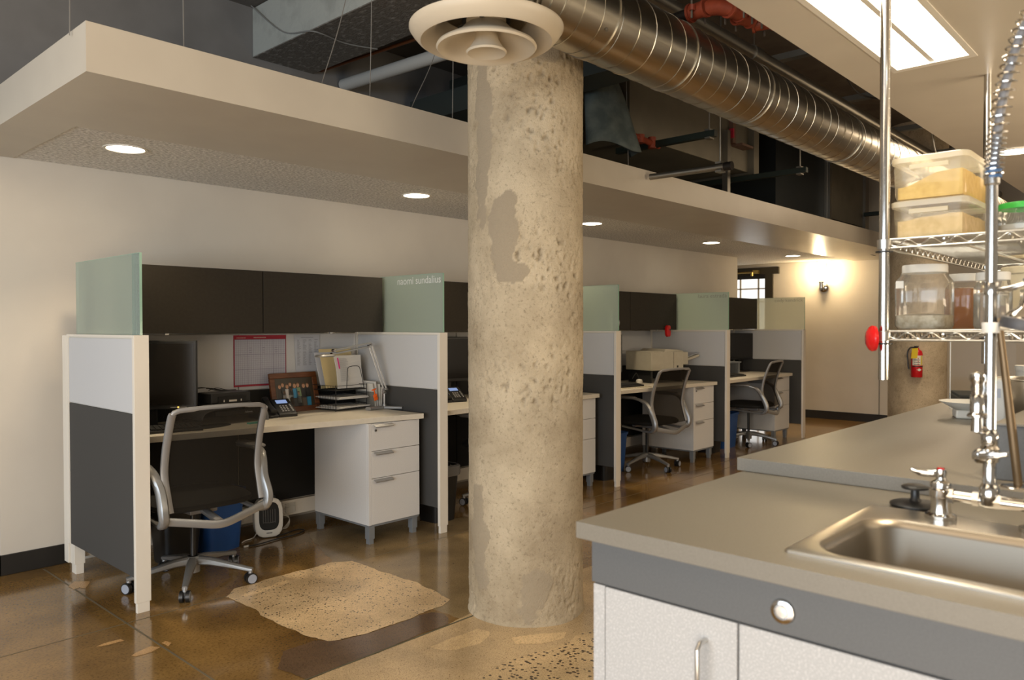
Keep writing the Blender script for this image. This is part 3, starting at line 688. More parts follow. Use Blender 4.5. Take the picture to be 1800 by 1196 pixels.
def phone(loc, rz, label):
    t = thing('desk_phone', label, 'telephone', loc, rz, 'desk telephones')
    t.scale = (.8, .8, .8)
    # wedge body, screen at the top of the slope
    b = MB(); b.add([(-.01, -.09, 0), (.135, -.09, 0), (.135, .09, 0), (-.01, .09, 0), (-.01, -.09, .025), (.135, -.09, .025), (.135, .07, .125), (-.01, .07, .125)],
                    [(0, 3, 2, 1), (4, 5, 6, 7), (0, 1, 5, 4), (1, 2, 6, 5), (2, 3, 7, 6), (3, 0, 4, 7)])
    b.add([(-.085, -.09, 0), (-.01, -.09, 0), (-.01, .09, 0), (-.085, .09, 0), (-.085, -.09, .02), (-.01, -.09, .02), (-.01, .07, .105), (-.085, .07, .105)],
          [(0, 3, 2, 1), (4, 5, 6, 7), (0, 1, 5, 4), (1, 2, 6, 5), (2, 3, 7, 6), (3, 0, 4, 7)])
    b.build('body', BLK, t, .006)
    sl = math.atan2(.1, .16)
    def on_slope(m_, x0, x1, s0, s1, h, mi=0):
        m_.T = Matrix.Translation((0, -.09, .025)) @ Matrix.Rotation(sl, 4, 'X'); m_.box(x0, x1, s0, s1, 0, h, mi)
    s = MB(); on_slope(s, .02, .105, .128, .168, .002); s.build('screen', LED, t)
    k = MB()
    for i in range(4):
        for j in range(3): on_slope(k, .028+j*.022, .040+j*.022, .03+i*.02, .040+i*.02, .004)
    for i in range(5): on_slope(k, .106, .118, .03+i*.018, .040+i*.018, .004)
    k.build('buttons', pr('phone_keys', (.3, .3, .3), .5), t)
    hs = MB(); hs.tube(spline([(-.048, -.085, .045), (-.048, -.06, .06), (-.048, 0, .085), (-.048, .05, .12), (-.048, .075, .125)], 4), 1, 12,
                       flat=[(.026, .02), (.026, .02), (.024, .016)]+[(.02, .012)]*11+[(.024, .016), (.026, .02), (.026, .02)], up=(0, -.5, .85)); hs.build('handset', BLK, t)
    cd_ = MB(); pts = []
    for i in range(260):
        u = i/259; base = Vector((-.05-.05*math.sin(PI*u), -.10-.05*math.sin(2*PI*u), .008)); a = u*2*PI*34
        pts.append((base.x+.006*math.cos(a), base.y+(u-.5)*.16+.09, base.z+.006*math.sin(a)))
    cd_.tube(pts, .0017, 5); cd_.build('cord', BLK, t)
    return t
phone((2.41, 4.14, DZ), R(-6), 'black desk phone with lit blue display in front of the picture frame')
phone((3.72, 4.05, DZ), R(-14), 'black desk phone with lit display just left of the concrete column')

# framed family photograph
pf = thing('picture_frame', 'brown wooden frame holding a family group photo on the leftmost desk', 'picture frame', (2.65, 4.28, DZ), R(3))
TL = Matrix.Rotation(R(-12), 4, 'X')
fm = MB(); fm.T = TL
fw_, fh_ = .345, .25
fm.box(-fw_/2, fw_/2, 0, .018, 0, .034); fm.box(-fw_/2, fw_/2, 0, .018, fh_-.034, fh_); fm.box(-fw_/2, -fw_/2+.034, 0, .018, .034, fh_-.034); fm.box(fw_/2-.034, fw_/2, 0, .018, .034, fh_-.034)
fm.build('frame', WOOD, pf, .003)
ph = MB(); ph.T = TL; ph.box(-fw_/2+.034, fw_/2-.034, .008, .012, .034, fh_-.034, 0)
cols = [(.10, .08, .06), (.025, .02, .015), (.55, .52, .50), (.03, .22, .40), (.20, .28, .14), (.02, .02, .02), (.42, .45, .42), (.40, .30, .2)]
def fig(x, z, s, c, low):
    yy = .0075
    def quad(pl, mi): ph.add([(a, yy, b) for a, b in pl], [tuple(range(len(pl)))], mi)
    quad([(x-.011*s, z-.02*s), (x+.011*s, z-.02*s), (x+.014*s, z-.060*s), (x-.014*s, z-.060*s)], 1+c)
    quad([(x-.012*s, z-.060*s), (x+.012*s, z-.060*s), (x+.010*s, z-.11*s), (x-.010*s, z-.11*s)], 1+low)
    quad([(x+.0075*s*math.cos(k*PI/6), z-.009*s+.010*s*math.sin(k*PI/6)) for k in range(12)], 9)
    quad([(x+.008*s*math.cos(k*PI/5), z-.003*s+.007*s*math.sin(k*PI/5)) for k in range(6)], 8)
for a in ((-.092, .150, 1.05, 1, 5), (-.072, .158, 1., 5, 5), (-.045, .150, 1.1, 2, 6), (-.025, .160, 1., 1, 5), (.002, .152, 1.15, 3, 5), (.024, .155, 1.1, 4, 5), (.060, .150, 1.15, 5, 0), (.085, .150, 1.1, 5, 3), (-.02, .130, .75, 6, 7), (.024, .105, .9, 6, 7), (-.065, .112, .8, 2, 7)):
    x, z, s_, c_, lo_ = a; fig(x*1.15, z*1.12+.008, s_*1.3, c_, lo_)
ph.build('photograph', [pr('photo_backdrop', (.045, .035, .022), .35)]+[pr('photo_tone_%d' % i, c, .35) for i, c in enumerate(cols[:7])]+[pr('photo_hair', (.10, .05, .02), .4), SKIN], pf)

# wall calendar
cal = thing('wall_calendar', 'red-edged year planner calendar pinned behind the leftmost desk', 'calendar', (2.275, 4.380, .908))
cw, ch_ = .352, .312
MB().box(0, cw, -.002, .001, 0, ch_).build('sheet', RED, cal, .0)
cp = MB(); cp.box(.006, cw-.006, -.003, -.002, .012, ch_-.026); cp.build('grid_paper', pr('planner_paper', (.45, .45, .50), .8), cal)
gl = MB()
for i in range(5): x = .006+i*(cw-.012)/4; gl.box(x-.0010, x+.0010, -.0038, -.003, .012, ch_-.026)
for i in range(4): z = .012+i*(ch_-.038)/3; gl.box(.006, cw-.006, -.0038, -.003, z-.0012, z+.0012)
for i in range(29): x = .006+i*(cw-.012)/28; gl.box(x-.0003, x+.0003, -.0036, -.003, .012, ch_-.026)
for i in range(22): z = .012+i*(ch_-.038)/21; gl.box(.006, cw-.006, -.0036, -.003, z-.00035, z+.00035)
for q in range(9): gl.box(.10+.087*(q % 3), .116+.087*(q % 3), -.0042, -.003, .205+.014*(q//3), .208+.014*(q//3))
gl.build('grid_lines', pr('calendar_ink', (.25, .22, .28), .8), cal)
hd = MB()
for q in range(14): hd.box(.13+q*.006, .134+q*.006, -.003, -.002, ch_-.017, ch_-.011)
for q in range(10): hd.box(.02+q*.006, .023+q*.006, -.003, -.002, ch_-.018, ch_-.013)
hd.build('heading', pr('heading_print', (.6, .45, .4), .7), cal)
# printed sheet pinned next to it
ps = thing('printed_sheet', 'printed list on white paper hanging right of the red calendar', 'paper', (2.685, 4.380, .985))
MB().add([(.012, -.002, 0), (.185, -.002, 0), (.19, -.002, .235), (0, -.002, .235), (.012, -.001, 0), (.185, -.001, 0), (.19, -.001, .235), (0, -.001, .235)], [(0, 1, 2, 3), (4, 7, 6, 5), (0, 4, 5, 1), (3, 2, 6, 7), (0, 3, 7, 4), (1, 5, 6, 2)]).build('sheet', PAPB, ps)
ln = MB()
for c_ in range(4):
    for q in range(24):
        if random.random() < .9: ln.box(.022+c_*.042, .022+c_*.042+.012+random.random()*.016, -.0028, -.002, .20-q*.007, .2025-q*.007)
ln.box(.05, .14, -.0028, -.002, .216, .219); ln.build('print', pr('faint_print', (.25, .25, .28), .8), ps)

# file holder: leaning folders and sheets held by a bent wire
fo = []
def sheet(name, label, cat, x0, x1, z0, z1, y, mat, lean=-10, rz=0, thick=.003, grp=None, bend=0, sk=0):
    t = MB(); nn = 6
    T = Matrix.Translation((x0, y, z0)) @ Matrix.Rotation(R(rz), 4, 'Z') @ Matrix.Rotation(R(lean), 4, 'X')
    t.T = T; w_ = x1-x0; h_ = z1-z0; vs = []
    for k in range(nn+1):
        u = k/nn; dx = sk*(1-u)
        for yy in (0, thick): vs += [(dx, yy-bend*math.sin(PI*u), h_*u), (w_+dx, yy+bend*math.sin(PI*u), h_*u)]
    fs = []
    for k in range(nn):
        a = k*4; fs += [(a, a+1, a+5, a+4), (a+3, a+2, a+6, a+7), (a+1, a+3, a+7, a+5), (a+2, a, a+4, a+6)]
    fs += [(0, 2, 3, 1), (nn*4, nn*4+1, nn*4+3, nn*4+2)]
    o = t.add(vs, fs).build(name, mat, None); return tag(o, label, cat, grp)
# letter tray: three tiers of black wire
lt = thing('letter_tray', 'black wire mesh three-tier letter tray on the leftmost desk', 'tray', (2.80, 4.09, DZ), R(3))
w1, d1 = .245, .24
wf = MB()
for z in (.012, .072, .132):
    for a, b in (((0, 0), (w1, 0)), ((w1, 0), (w1, d1)), ((w1, d1), (0, d1)), ((0, d1), (0, 0))):
        for dz in (0, .028): wf.cyl((*a, z+dz), (*b, z+dz), .0018, 6)
    for i in range(12): x = w1*i/11; wf.cyl((x, 0, z), (x, d1, z), .0010, 5)
    for i in range(10):
        y = d1*i/9
        for x in (0, w1): wf.cyl((x, y, z), (x, y, z+.028), .0010, 5)
wf.build('wire_tiers', BLK, lt)
pp = MB()
for x, y in ((0, 0), (w1, 0), (0, d1), (w1, d1)): pp.cyl((x, y, 0), (x, y, .165), .0025, 8)
pp.build('posts', BLK, lt)
MB().box(.003, w1-.003, .003, d1-.003, .1285, .1305).build('solid_top_shelf', BLKM, lt)
for z, lab, n_ in ((.0145, 'loose white papers in the lowest tier of the wire letter tray', 5), (.0745, 'loose papers in the middle tier of the wire letter tray', 5)):
    pm = MB()
    for k in range(n_): pm.at((2.805+.008*k % .02, 4.085-.004*k, DZ+z+k*.0028), R(3+random.uniform(-5, 5))).box(.006, .235, -.0, .225, 0, .0022)
    tag(pm.build('paper_stack', PAPER), lab, 'papers', 'papers in the letter tray')
ZT = DZ+.134
sheet('file_folder', 'manila folder standing upright, rearmost above the letter tray', 'folder', 2.82, 3.07, ZT, ZT+.255, 4.28, MANI, -6, 0, grp='folders above the letter tray')
sheet('file_folder', 'manila folder sagging at the left behind the white papers', 'folder', 2.80, 3.03, ZT+.005, ZT+.225, 4.22, MANI, -9, 8, .005, 'folders above the letter tray', sk=.02)
sheet('file_folder', 'white folder with frayed pages at the left of the standing stack', 'folder', 2.775, 2.99, ZT+.02, ZT+.235, 4.255, PAPB, -8, 6, .006, 'folders above the letter tray', sk=.03)
fs_ = sheet('loose_pages', 'curling white printed pages leaning on the wire stand with a pink tab', 'papers', 2.855, 3.07, ZT+.002, ZT+.215, 4.165, PAPER, -7, 2, .004, bend=.010, sk=.012)
pt = MB(); pt.T = Matrix.Translation((2.862, 4.160, ZT+.125)) @ Matrix.Rotation(R(-7), 4, 'X'); pt.add([(.0, -.002, .075), (.010, -.002, .077), (.016, -.008, .005), (.006, -.008, .004)], [(0, 1, 2, 3)]); pt.build('pink_tab', PINK, fs_, label='bright pink index tab')
pl_ = MB(); pl_.T = Matrix.Translation((2.875, 4.150, ZT+.03)) @ Matrix.Rotation(R(-7), 4, 'X')
for q in range(30): pl_.box(.005, .05+.02*random.random(), -.006, -.004, .02+q*.005, .0215+q*.005)
pl_.build('print', pr('faint_print_page', (.40, .40, .40), .8), fs_)
ws = MB().tube(spline([(2.91, 4.13, ZT), (2.917, 4.135, ZT+.06), (2.925, 4.14, ZT+.125), (2.945, 4.142, ZT+.142), (3.0, 4.142, ZT+.144), (3.02, 4.14, ZT+.128), (3.035, 4.135, ZT+.06), (3.045, 4.13, ZT+.0)], 5), .0022, 8)
ws.tube([(2.91, 4.13, ZT), (2.91, 4.22, ZT)], .002, 6); ws.tube([(3.045, 4.13, ZT), (3.045, 4.22, ZT)], .002, 6)
tag(ws.build('wire_stand', BLK), 'bent black wire stand holding up the white pages', 'stand')
# clear bin of envelopes
en = thing('magazine_holder', 'clear plastic holder full of white envelopes beside the desk lamp', 'holder', (3.112, 4.15, DZ), R(0))
MB().box(-.045, .045, -.10, .10, 0, .004).box(-.045, -.042, -.10, .10, 0, .11).box(.042, .045, -.10, .10, 0, .11).box(-.045, .045, .097, .10, 0, .13).build('case', CLEAR, en, .001)
for k, (x, z, a) in enumerate(((-.03, .16, 12), (-.012, .17, 4), (.008, .15, -6), (.024, .13, -10))):
    e = MB(); e.T = Matrix.Translation((3.118+x*.8, 4.15, DZ+.007)) @ Matrix.Rotation(R(-4-a*.6), 4, 'Y'); e.box(-.003, .003, -.085, .085, 0, z)
    tag(e.build('envelope', PAPER if k % 2 else WHT), ['white envelope leaning farthest left in the clear holder', 'tall white envelope second from left in the clear holder', 'white envelope third from left in the clear holder', 'short white envelope at the right of the clear holder'][k], 'envelope', 'envelopes in the clear holder')
oc = MB(); oc.T = Matrix.Translation((3.06, 4.03, DZ+.085)) @ Matrix.Rotation(R(-15), 4, 'Y')
oc.lathe([(0, -.004), (.016, -.004), (.018, 0), (.016, .004), (0, .004)], (0, 0, 0), 20, sx=.9, sy=.5); oc.box(-.014, .014, -.004, .004, -.028, .012); oc.box(-.004, .004, -.003, .003, .01, .045); oc.box(-.018, .018, -.003, .003, .040, .048)
tag(oc.build('orange_clip', ORNG, None, .002), 'small bright orange key-shaped plastic clip hanging by the envelopes', 'clip')

# desk lamp: V foot, post, two parallel arms, flat head
dl = thing('desk_lamp', 'silver folding arm desk lamp on a flat two-pronged foot', 'lamp', (3.105, 3.98, DZ), 0)
ft = MB(); ft.tube([(0, .02, .011), (-.10, .03, .011), (-.125, .02, .011)], 1, 12, flat=(.020, .011)); ft.tube([(0, .02, .011), (.055, -.075, .011), (.065, -.095, .011)], 1, 12, flat=(.020, .011)); ft.build('foot', SILV, dl)
MB().cyl((0, .015, .02), (0, .015, .10), .008, 16).cyl((0, .015, .02), (0, .015, .032), .012).build('post', SILV, dl)
J1 = Vector((.0, .015, .115)); J2 = Vector((-.085, .06, .405)); J3 = Vector((-.39, .02, .365))
ar = MB()
for a, b, d_ in ((J1, J2, Vector((.018, .0, .012))), (J2, J3, Vector((.01, 0, .022)))):
    for s_ in (0, 1): ar.tube([tuple(a+d_*s_), tuple(b+d_*s_)], 1, 8, flat=(.008, .006))
ar.box(-.012, .012, .009, .021, .10, .135); ar.build('arms', SILV, dl)
jn = MB()
for J, d_ in ((J1, Vector((.018, 0, .012))), (J2, Vector((.018, 0, .012))), (J3, Vector((.01, 0, .022)))):
    for s_ in (0, 1): p = J+d_*s_; jn.tube([(p.x, p.y-.012, p.z), (p.x, p.y+.012, p.z)], .009, 16); jn.tube([(p.x, p.y-.014, p.z), (p.x, p.y-.012, p.z)], .0045, 10)
jn.build('joints', CHR, dl)
MB().at((-.455, .0, .357), R(8)).lathe([(0, .010), (.8, .008), (1, 0), (.9, -.006), (0, -.008)], n=24, sx=.075, sy=.030, sq=3).build('lamp_head', SILV, dl)

# scanner on a curved silver stand
rs = thing('monitor_riser', 'silver and black curved riser behind the leftmost chair', 'riser', (2.10, 4.13, DZ), R(3))
rm = MB(); rm.tube(spline([(-.20, 0, .0), (-.195, 0, .05), (-.15, 0, .078), (0, 0, .088), (.14, 0, .082), (.19, 0, .05), (.20, 0, 0)], 5), 1, 10, flat=(.11, .007), up=(0, 0, 1)); rm.build('shell', SILV, rs)
MB().box(-.13, .15, -.118, -.10, .045, .074).build('front_panel', BLK, rs, .004)
text_mesh('lettering', 'Fellowes', pr('logo_silver', (.55, .55, .55), .4), rs, Matrix(((1, 0, 0, .045), (0, 0, -1, -.1190), (0, 1, 0, .054), (0, 0, 0, 1))), .010, .045)
dk = thing('docking_station', 'black box-shaped dock with two white marks on top of the silver riser', 'dock', (2.10, 4.15, DZ+.096), R(3))
MB().box(-.12, .12, -.09, .08, 0, .012).box(-.12, .12, -.07, .08, .012, .07).build('body', BLK, dk, .006)
MB().box(-.08, .09, -.074, -.07, .014, .052).build('front_slot', pr('slot_black', (.004, .004, .004), .3), dk)
MB().box(-.048, -.044, -.078, -.07, .02, .032).box(.056, .060, -.078, -.07, .02, .032).box(-.015, .030, -.078, -.07, .02, .030).build('marks', pr('dock_marks', (.5, .46, .40), .4), dk)
cb = MB()
for k in range(4):
    pts = [(1.92+.05*k+random.uniform(-.03, .03), 4.25, DZ+.165+random.uniform(0, .02)), (2.0+.03*k, 4.22, DZ+.18+.02*random.random()), (2.08+.02*k, 4.2, DZ+.172), (2.17+.01*k, 4.21, DZ+.170)]
    cb.tube(spline(pts, 6), .0022, 6)
for k in range(5):
    pts = [(1.80+.02*k, 4.30, DZ+.03), (1.85, 4.27, DZ+.12+.015*k), (1.92, 4.27, DZ+.15+.01*k), (2.0, 4.30, DZ+.10)]
    cb.tube(spline(pts, 6), .0022, 6)
tag(cb.build('cable_bundle', BLK), 'tangle of black cables on and beside the black dock', 'cables')
tn = MB().at((2.16, 3.93, DZ), R(8)).box(-.04, .04, -.012, .012, 0, .008).build('sticky_note_pad', TEAL); tag(tn, 'teal sticky note pad on the leftmost desk seen through the chair mesh', 'note pad')
mp_ = MB().at((1.90, 3.98, DZ), R(10)).lathe([(0, .004), (.98, .004), (1, 0), (0, 0)], n=36, sx=.16, sy=.07).build('mouse_pad', BLKM); tag(mp_, 'dark rounded wrist pad on the leftmost desk', 'mouse pad')

# space heater on the floor
ht = thing('space_heater', 'small white ceramic space heater with a black grille on the floor', 'heater', (2.43, 4.265, 0), R(-22))
TLh = Matrix.Rotation(R(-7), 4, 'X')
hb = MB(); hb.T = TLh; hb.tube([(0, -.055, .115), (0, -.045, .115), (0, .05, .115), (0, .06, .115)], 1, 28, flat=[(.070, .103), (.082, .115), (.082, .115), (.070, .103)], up=(0, 0, 1)); hb.build('body', WHT, ht)
hg = MB(); hg.T = TLh; hg.tube([(0, -.060, .125), (0, -.054, .125)], 1, 28, flat=(.058, .082), up=(0, 0, 1)); g_ = hg.build('grille', BLKM, ht)
hv = MB(); hv.T = TLh
for k in range(6): hv.tube([(-.034+k*.0136, -.0625, .085), (-.034+k*.0136, -.0625, .165)], .0022, 6)
hv.tube([(-.03, -.0625, .09), (0, -.0625, .086), (.034, -.0625, .09)], .002, 6); hv.build('grille_bars', pr('grille_grey', (.09, .085, .08), .5), g_)
hk = MB(); hk.T = TLh
for x in (-.032, .03): hk.cyl((x, 0, .228), (x, 0, .243), .018, 18)
hk.build('knob', BLK, ht)
lgm = MB(); lgm.T = TLh
for k in range(6): lgm.box(-.016+k*.0056, -.012+k*.0056, -.0578, -.055, .022, .029)
lgm.build('badge', pr('badge_ink', (.12, .12, .12), .5), ht)
hc = MB(); hc.tube(spline([(2.40, 4.32, .05), (2.36, 4.30, .006), (2.32, 4.27, .005), (2.28, 4.26, .005), (2.24, 4.23, .005)], 6), .0035, 6)
tag(hc.build('power_cord', WHT), 'thin white cord running left from the space heater', 'cord')
bc = MB(); bc.tube(spline([(2.22, 4.14, .006), (2.3, 4.13, .006), (2.42, 4.15, .006), (2.56, 4.16, .006), (2.64, 4.20, .007), (2.62, 4.25, .006), (2.52, 4.22, .006), (2.45, 4.20, .006)], 6), .0042, 6); bc.tube([(2.205, 4.14, .006), (2.235, 4.14, .006)], .0058, 8, 1)
tag(bc.build('power_cord', [BLK, WHT]), 'thick black looped cord with a white plug on the floor by the heater', 'cord')
wc = MB()
for k in range(4): wc.tube(spline([(2.62+.02*k, 4.36, .13), (2.56, 4.33+.01*k, .17-.02*k), (2.62, 4.34, .06), (2.60-.01*k, 4.33, .01), (2.56, 4.335, .006)], 6), .0016, 5)
tag(wc.build('white_cable', WHT), 'thin white cables hanging from the raceway outlet right of the heater', 'cables')

# bins
def bin_(loc, rz, label, name, mat, w_=.18, d_=.13, h_=.36, grp=None, liner=False, rim=True):
    t = thing(name, label, 'bin', loc, rz, grp)
    o = MB(); q = 5
    o.lathe([(0, .004), (.78, .004), (.80, 0), (.81, .01), (1, h_), (1.06, h_) if rim else (1, h_), (1.06, h_-.02) if rim else (1, h_), (1.07, h_+.002) if rim else (1.0, h_+.001), (.97, h_+.002), (.77, .012), (0, .010)], n=40, sx=w_, sy=d_, sq=q)
    o.build('body', mat, t)
    if liner:
        lm = MB(); vs = []; n = 48
        lm.lathe([(.95, h_-.03), (1.0, h_+.006), (1.09, h_-.002), (1.085, h_-.05), (1.05, h_-.065)], n=n, sx=w_, sy=d_, sq=q)
        ob = lm.build('liner', BAG, t)
        for v in ob.data.vertices:
            d = noise.noise(Vector(v.co)*30)*.006; v.co.x += d; v.co.y += d
    return t
bin_((2.10, 4.24, 0), R(12), 'blue recycling bin behind the leftmost chair', 'recycling_bin', BLUEP, .13, .10, .34, 'blue recycling bins')
bin_((5.57, 3.97, 0), R(8), 'blue recycling bin with papers in the printer cubicle', 'recycling_bin', BLUEP, .145, .11, .34, 'blue recycling bins')
bin_((7.50, 3.90, 0), R(8), 'blue recycling bin in the farthest cubicle', 'recycling_bin', BLUEP, .19, .12, .36, 'blue recycling bins')
for i, (x, y, lab) in enumerate(((1.84, 4.20, 'black waste bin in the shadow behind the leftmost chair'), (3.40, 3.82, 'black waste bin with a clear liner left of the concrete column'), (5.26, 3.83, 'black waste bin seen under the partition right of the concrete column'), (7.10, 3.85, 'black waste bin seen under the fourth partition'))):
    bin_((x, y, 0), 0, lab, 'waste_bin', BLK, .115, .115, .36 if i == 1 else .3, 'black waste bins', i == 1)
bx_ = thing('cardboard_box', 'navy cardboard carton with tan print behind the blue bin in the printer cubicle', 'box', (5.54, 4.20, 0), R(5))
MB().box(-.14, .14, -.08, .08, 0, .50).build('carton', NAVY, bx_, .002)
pb = MB()
for k in range(5): pb.box(-.10+k*.045, -.075+k*.045, -.082, -.08, .38, .46)
pb.box(.05, .09, -.082, -.08, .30, .35); pb.build('print', TAN, bx_)
wb = MB().at((5.60, 3.97, .33), R(20), R(12)).box(-.09, .09, -.012, .012, -.04, .09).build('crumpled_paper', PAPER, None, .004); tag(wb, 'white paper sticking out of the blue bin in the printer cubicle', 'paper')
pg = MB(); vs = []; fs = []; n = 16
for j in range(n+1):
    for k in range(n+1):
        x = (k/n-.5)*.42; y = (j/n-.5)*.30; e_ = 1-max(abs(x)/.21, abs(y)/.15)
        vs.append((x, y, .004+max(0, e_)**.5*.07*(.7+noise.noise(Vector((x*14, y*14, 2)))*.9)))
for j in range(n):
    for k in range(n): fs.append((j*(n+1)+k, j*(n+1)+k+1, (j+1)*(n+1)+k+1, (j+1)*(n+1)+k))
o = pg.add(vs, fs, 0, True).build('plastic_bag', pr('crinkled_plastic', (.62, .62, .60), .25), None, loc=(8.0, 4.22, 0)); tag(o, 'crumpled pale plastic packaging on the floor under the farthest desk', 'bag')

# printer and its surroundings
pn = thing('laser_printer', 'beige laser printer with open front tray on the third visible desk', 'printer', (6.42, 4.0, DZ+.12), R(-12))
MB().box(-.26, .17, -.14, .20, .0, .17).box(-.26, -.10, -.13, .2, .17, .178).build('body', BEIGE, pn, .012)
MB().add([(-.09, -.14, .17), (.19, -.14, .17), (.17, .2, .17), (-.09, .2, .17), (-.05, -.12, .198), (.13, -.12, .188), (.13, .18, .19), (-.05, .18, .20)], [(0, 3, 2, 1), (4, 5, 6, 7), (0, 1, 5, 4), (1, 2, 6, 5), (2, 3, 7, 6), (3, 0, 4, 7)]).build('top_cover', BEIGE, pn, .006)
MB().box(.17, .26, -.12, .16, .045, .165).build('feed_housing', BEIGE, pn, .006)
MB().at((.25, 0, .075), 0, 0, R(-12)).box(0, .20, -.10, .14, 0, .022).build('tray', BEIGE, pn, .003)
tp = MB(); tp.T = Matrix.Translation((6.42, 4.0, DZ+.12)) @ Matrix.Rotation(R(-12), 4, 'Z') @ Matrix.Translation((.27, 0, .105)) @ Matrix.Rotation(R(-14), 4, 'Y'); tp.box(0, .24, -.08, .12, 0, .004)
tag(tp.build('paper_sheet', PAPB), 'sheet of paper in the open tray of the beige printer', 'paper')
MB().box(.035, .037, -.142, -.14, .0, .17).box(.08, .10, -.142, -.14, .02, .04).build('switch', BLK, pn)
st = thing('printer_stand', 'black low stand under the beige printer', 'stand', (6.42, 4.02, DZ), R(-12))
MB().box(-.24, .22, -.12, .19, .108, .119).build('top', BLKM, st, .002)
for x in (-.22, .19): MB().box(x, x+.02, -.11, .18, 0, .108).build('leg', BLKM, st)
cupo = thing('pen_cup', 'black pen cup with orange-handled scissors by the printer', 'cup', (5.78, 4.12, DZ), 0)
MB().lathe([(0, 0), (.036, 0), (.04, .11), (.037, .11), (.034, .004)], n=24).build('cup', BLK, cupo)
sc_ = MB().tube([(.03*math.cos(k*PI/8)*.7+.01, 0, .17+.03*math.sin(k*PI/8)) for k in range(16)], .006, 6, closed=True).tube([(.03*math.cos(k*PI/8)*.7+.055, .01, .155+.03*math.sin(k*PI/8)) for k in range(16)], .006, 6, closed=True).tube([(.01, 0, .14), (0, 0, .02)], .004, 6)
sc_.T = Matrix.Translation((5.78, 4.12, DZ)); so_ = MB(); so_.v = [(x+5.78, y+4.12, z+DZ) for x, y, z in sc_.v]; so_.f = sc_.f; so_.fm = sc_.fm; so_.sm = sc_.sm
tag(so_.build('scissors', pr('mustard_plastic', (.35, .18, .03), .5)), 'mustard-handled scissors standing in the pen cup by the printer', 'scissors')
pen = MB()
for a, b in (((-.01, .01), (-.05, .03)), ((.01, -.02), (.02, -.03)), ((-.02, -.01), (-.03, -.02))): pen.cyl((5.78+a[0], 4.12+a[1], DZ+.01), (5.78+b[0], 4.12+b[1], DZ+.17), .004, 8)
tag(pen.build('pens', SILV), 'silver pens standing in the pen cup by the printer', 'pens')
tag(MB().at((5.63, 3.99, DZ), R(15)).box(-.04, .04, -.04, .04, 0, .02).build('sticky_notes', YGRN), 'lime green sticky note pad above the keyboard on the printer desk', 'note pad')
tag(MB().at((5.78, 3.965, DZ), R(0)).box(-.075, .075, -.03, .03, 0, .012).build('sticky_notes', TEAL), 'teal note strip beside the lime pad on the printer desk', 'note pad')
tag(MB().at((5.95, 3.97, DZ), R(-10)).box(-.05, .05, -.03, .03, 0, .008).build('sticky_notes', PAPER), 'small white note pad beside the mouse area on the printer desk', 'note pad')
tag(MB().at((5.28, 3.78, DZ), R(6)).box(-.10, .10, -.05, .06, 0, .002).build('loose_paper', PAPER), 'white sheet at the left edge of the printer desk', 'paper')
ms_ = thing('headset', 'grey and white headset resting in front of the printer stand', 'headset', (6.06, 4.0, DZ), R(20))
MB().lathe([(0, .0), (.028, .004), (.033, .02), (.025, .04), (0, .045)], n=20).build('ear_cup', WHT, ms_)
MB().tube(spline([(0, 0, .04), (-.03, .02, .10), (-.06, .05, .05)], 5), .004, 8).build('band', BLK, ms_)
# red oval on the cabinet door and stickers
rd = thing('red_wall_magnet', 'red oval magnet device on the bottom edge of the dark cabinet above the printer', 'magnet', (6.66, 4.079, 1.225))
MB().tube([(0, 0, 0), (0, -.012, 0), (0, -.03, 0), (0, -.036, 0)], 1, 28, flat=[(.030, .05), (.038, .058), (.036, .055), (.022, .036)], up=(0, 0, 1)).build('shell', REDG, rd)
MB().box(.0, .022, -.0375, -.034, .004, .02).build('window', BLK, rd)
tg = thing('cabinet_sticker', 'blue tag on the dark cabinet door left of the white hooks', 'sticker', (5.60, 4.078, 1.26))
MB().box(-.035, .035, -.014, 0, 0, .105).build('tag', pr('navy_tag', (.05, .05, .20), .5), tg, .003)
for k, x in enumerate((5.70, 5.80)):
    hk = MB().tube([(x, 4.078, 1.31), (x, 4.062, 1.31)], .018, 14).lathe([(0, -.045), (.014, -.04), (.02, -.01), (.012, .02), (0, .03)], (x, 4.06, 1.315), 14)
    tag(hk.build('cabinet_hook', pr('white_hook', (.5, .5, .53), .4)), ['small white hook on the dark cabinet next to the blue tag', 'small white hook on the dark cabinet farther from the blue tag'][k], 'hook', 'white hooks on the cabinet')
# farthest desk bits
mr = thing('monitor_shelf', 'small grey monitor shelf under the farthest monitor', 'shelf', (7.75, 4.16, DZ), R(-10))
MB().box(-.25, .35, -.12, .12, .125, .14).build('top', GREYM, mr, .002)
MB().box(.30, .32, -.12, .12, 0, .125).box(-.25, -.23, -.12, .12, 0, .125).build('side', GREYM, mr)
tag(MB().at((7.35, 4.02, DZ)).box(-.10, .12, -.06, .06, 0, .05).build('small_box', WHT, None, .004), 'small white box at the left of the farthest desk', 'box')

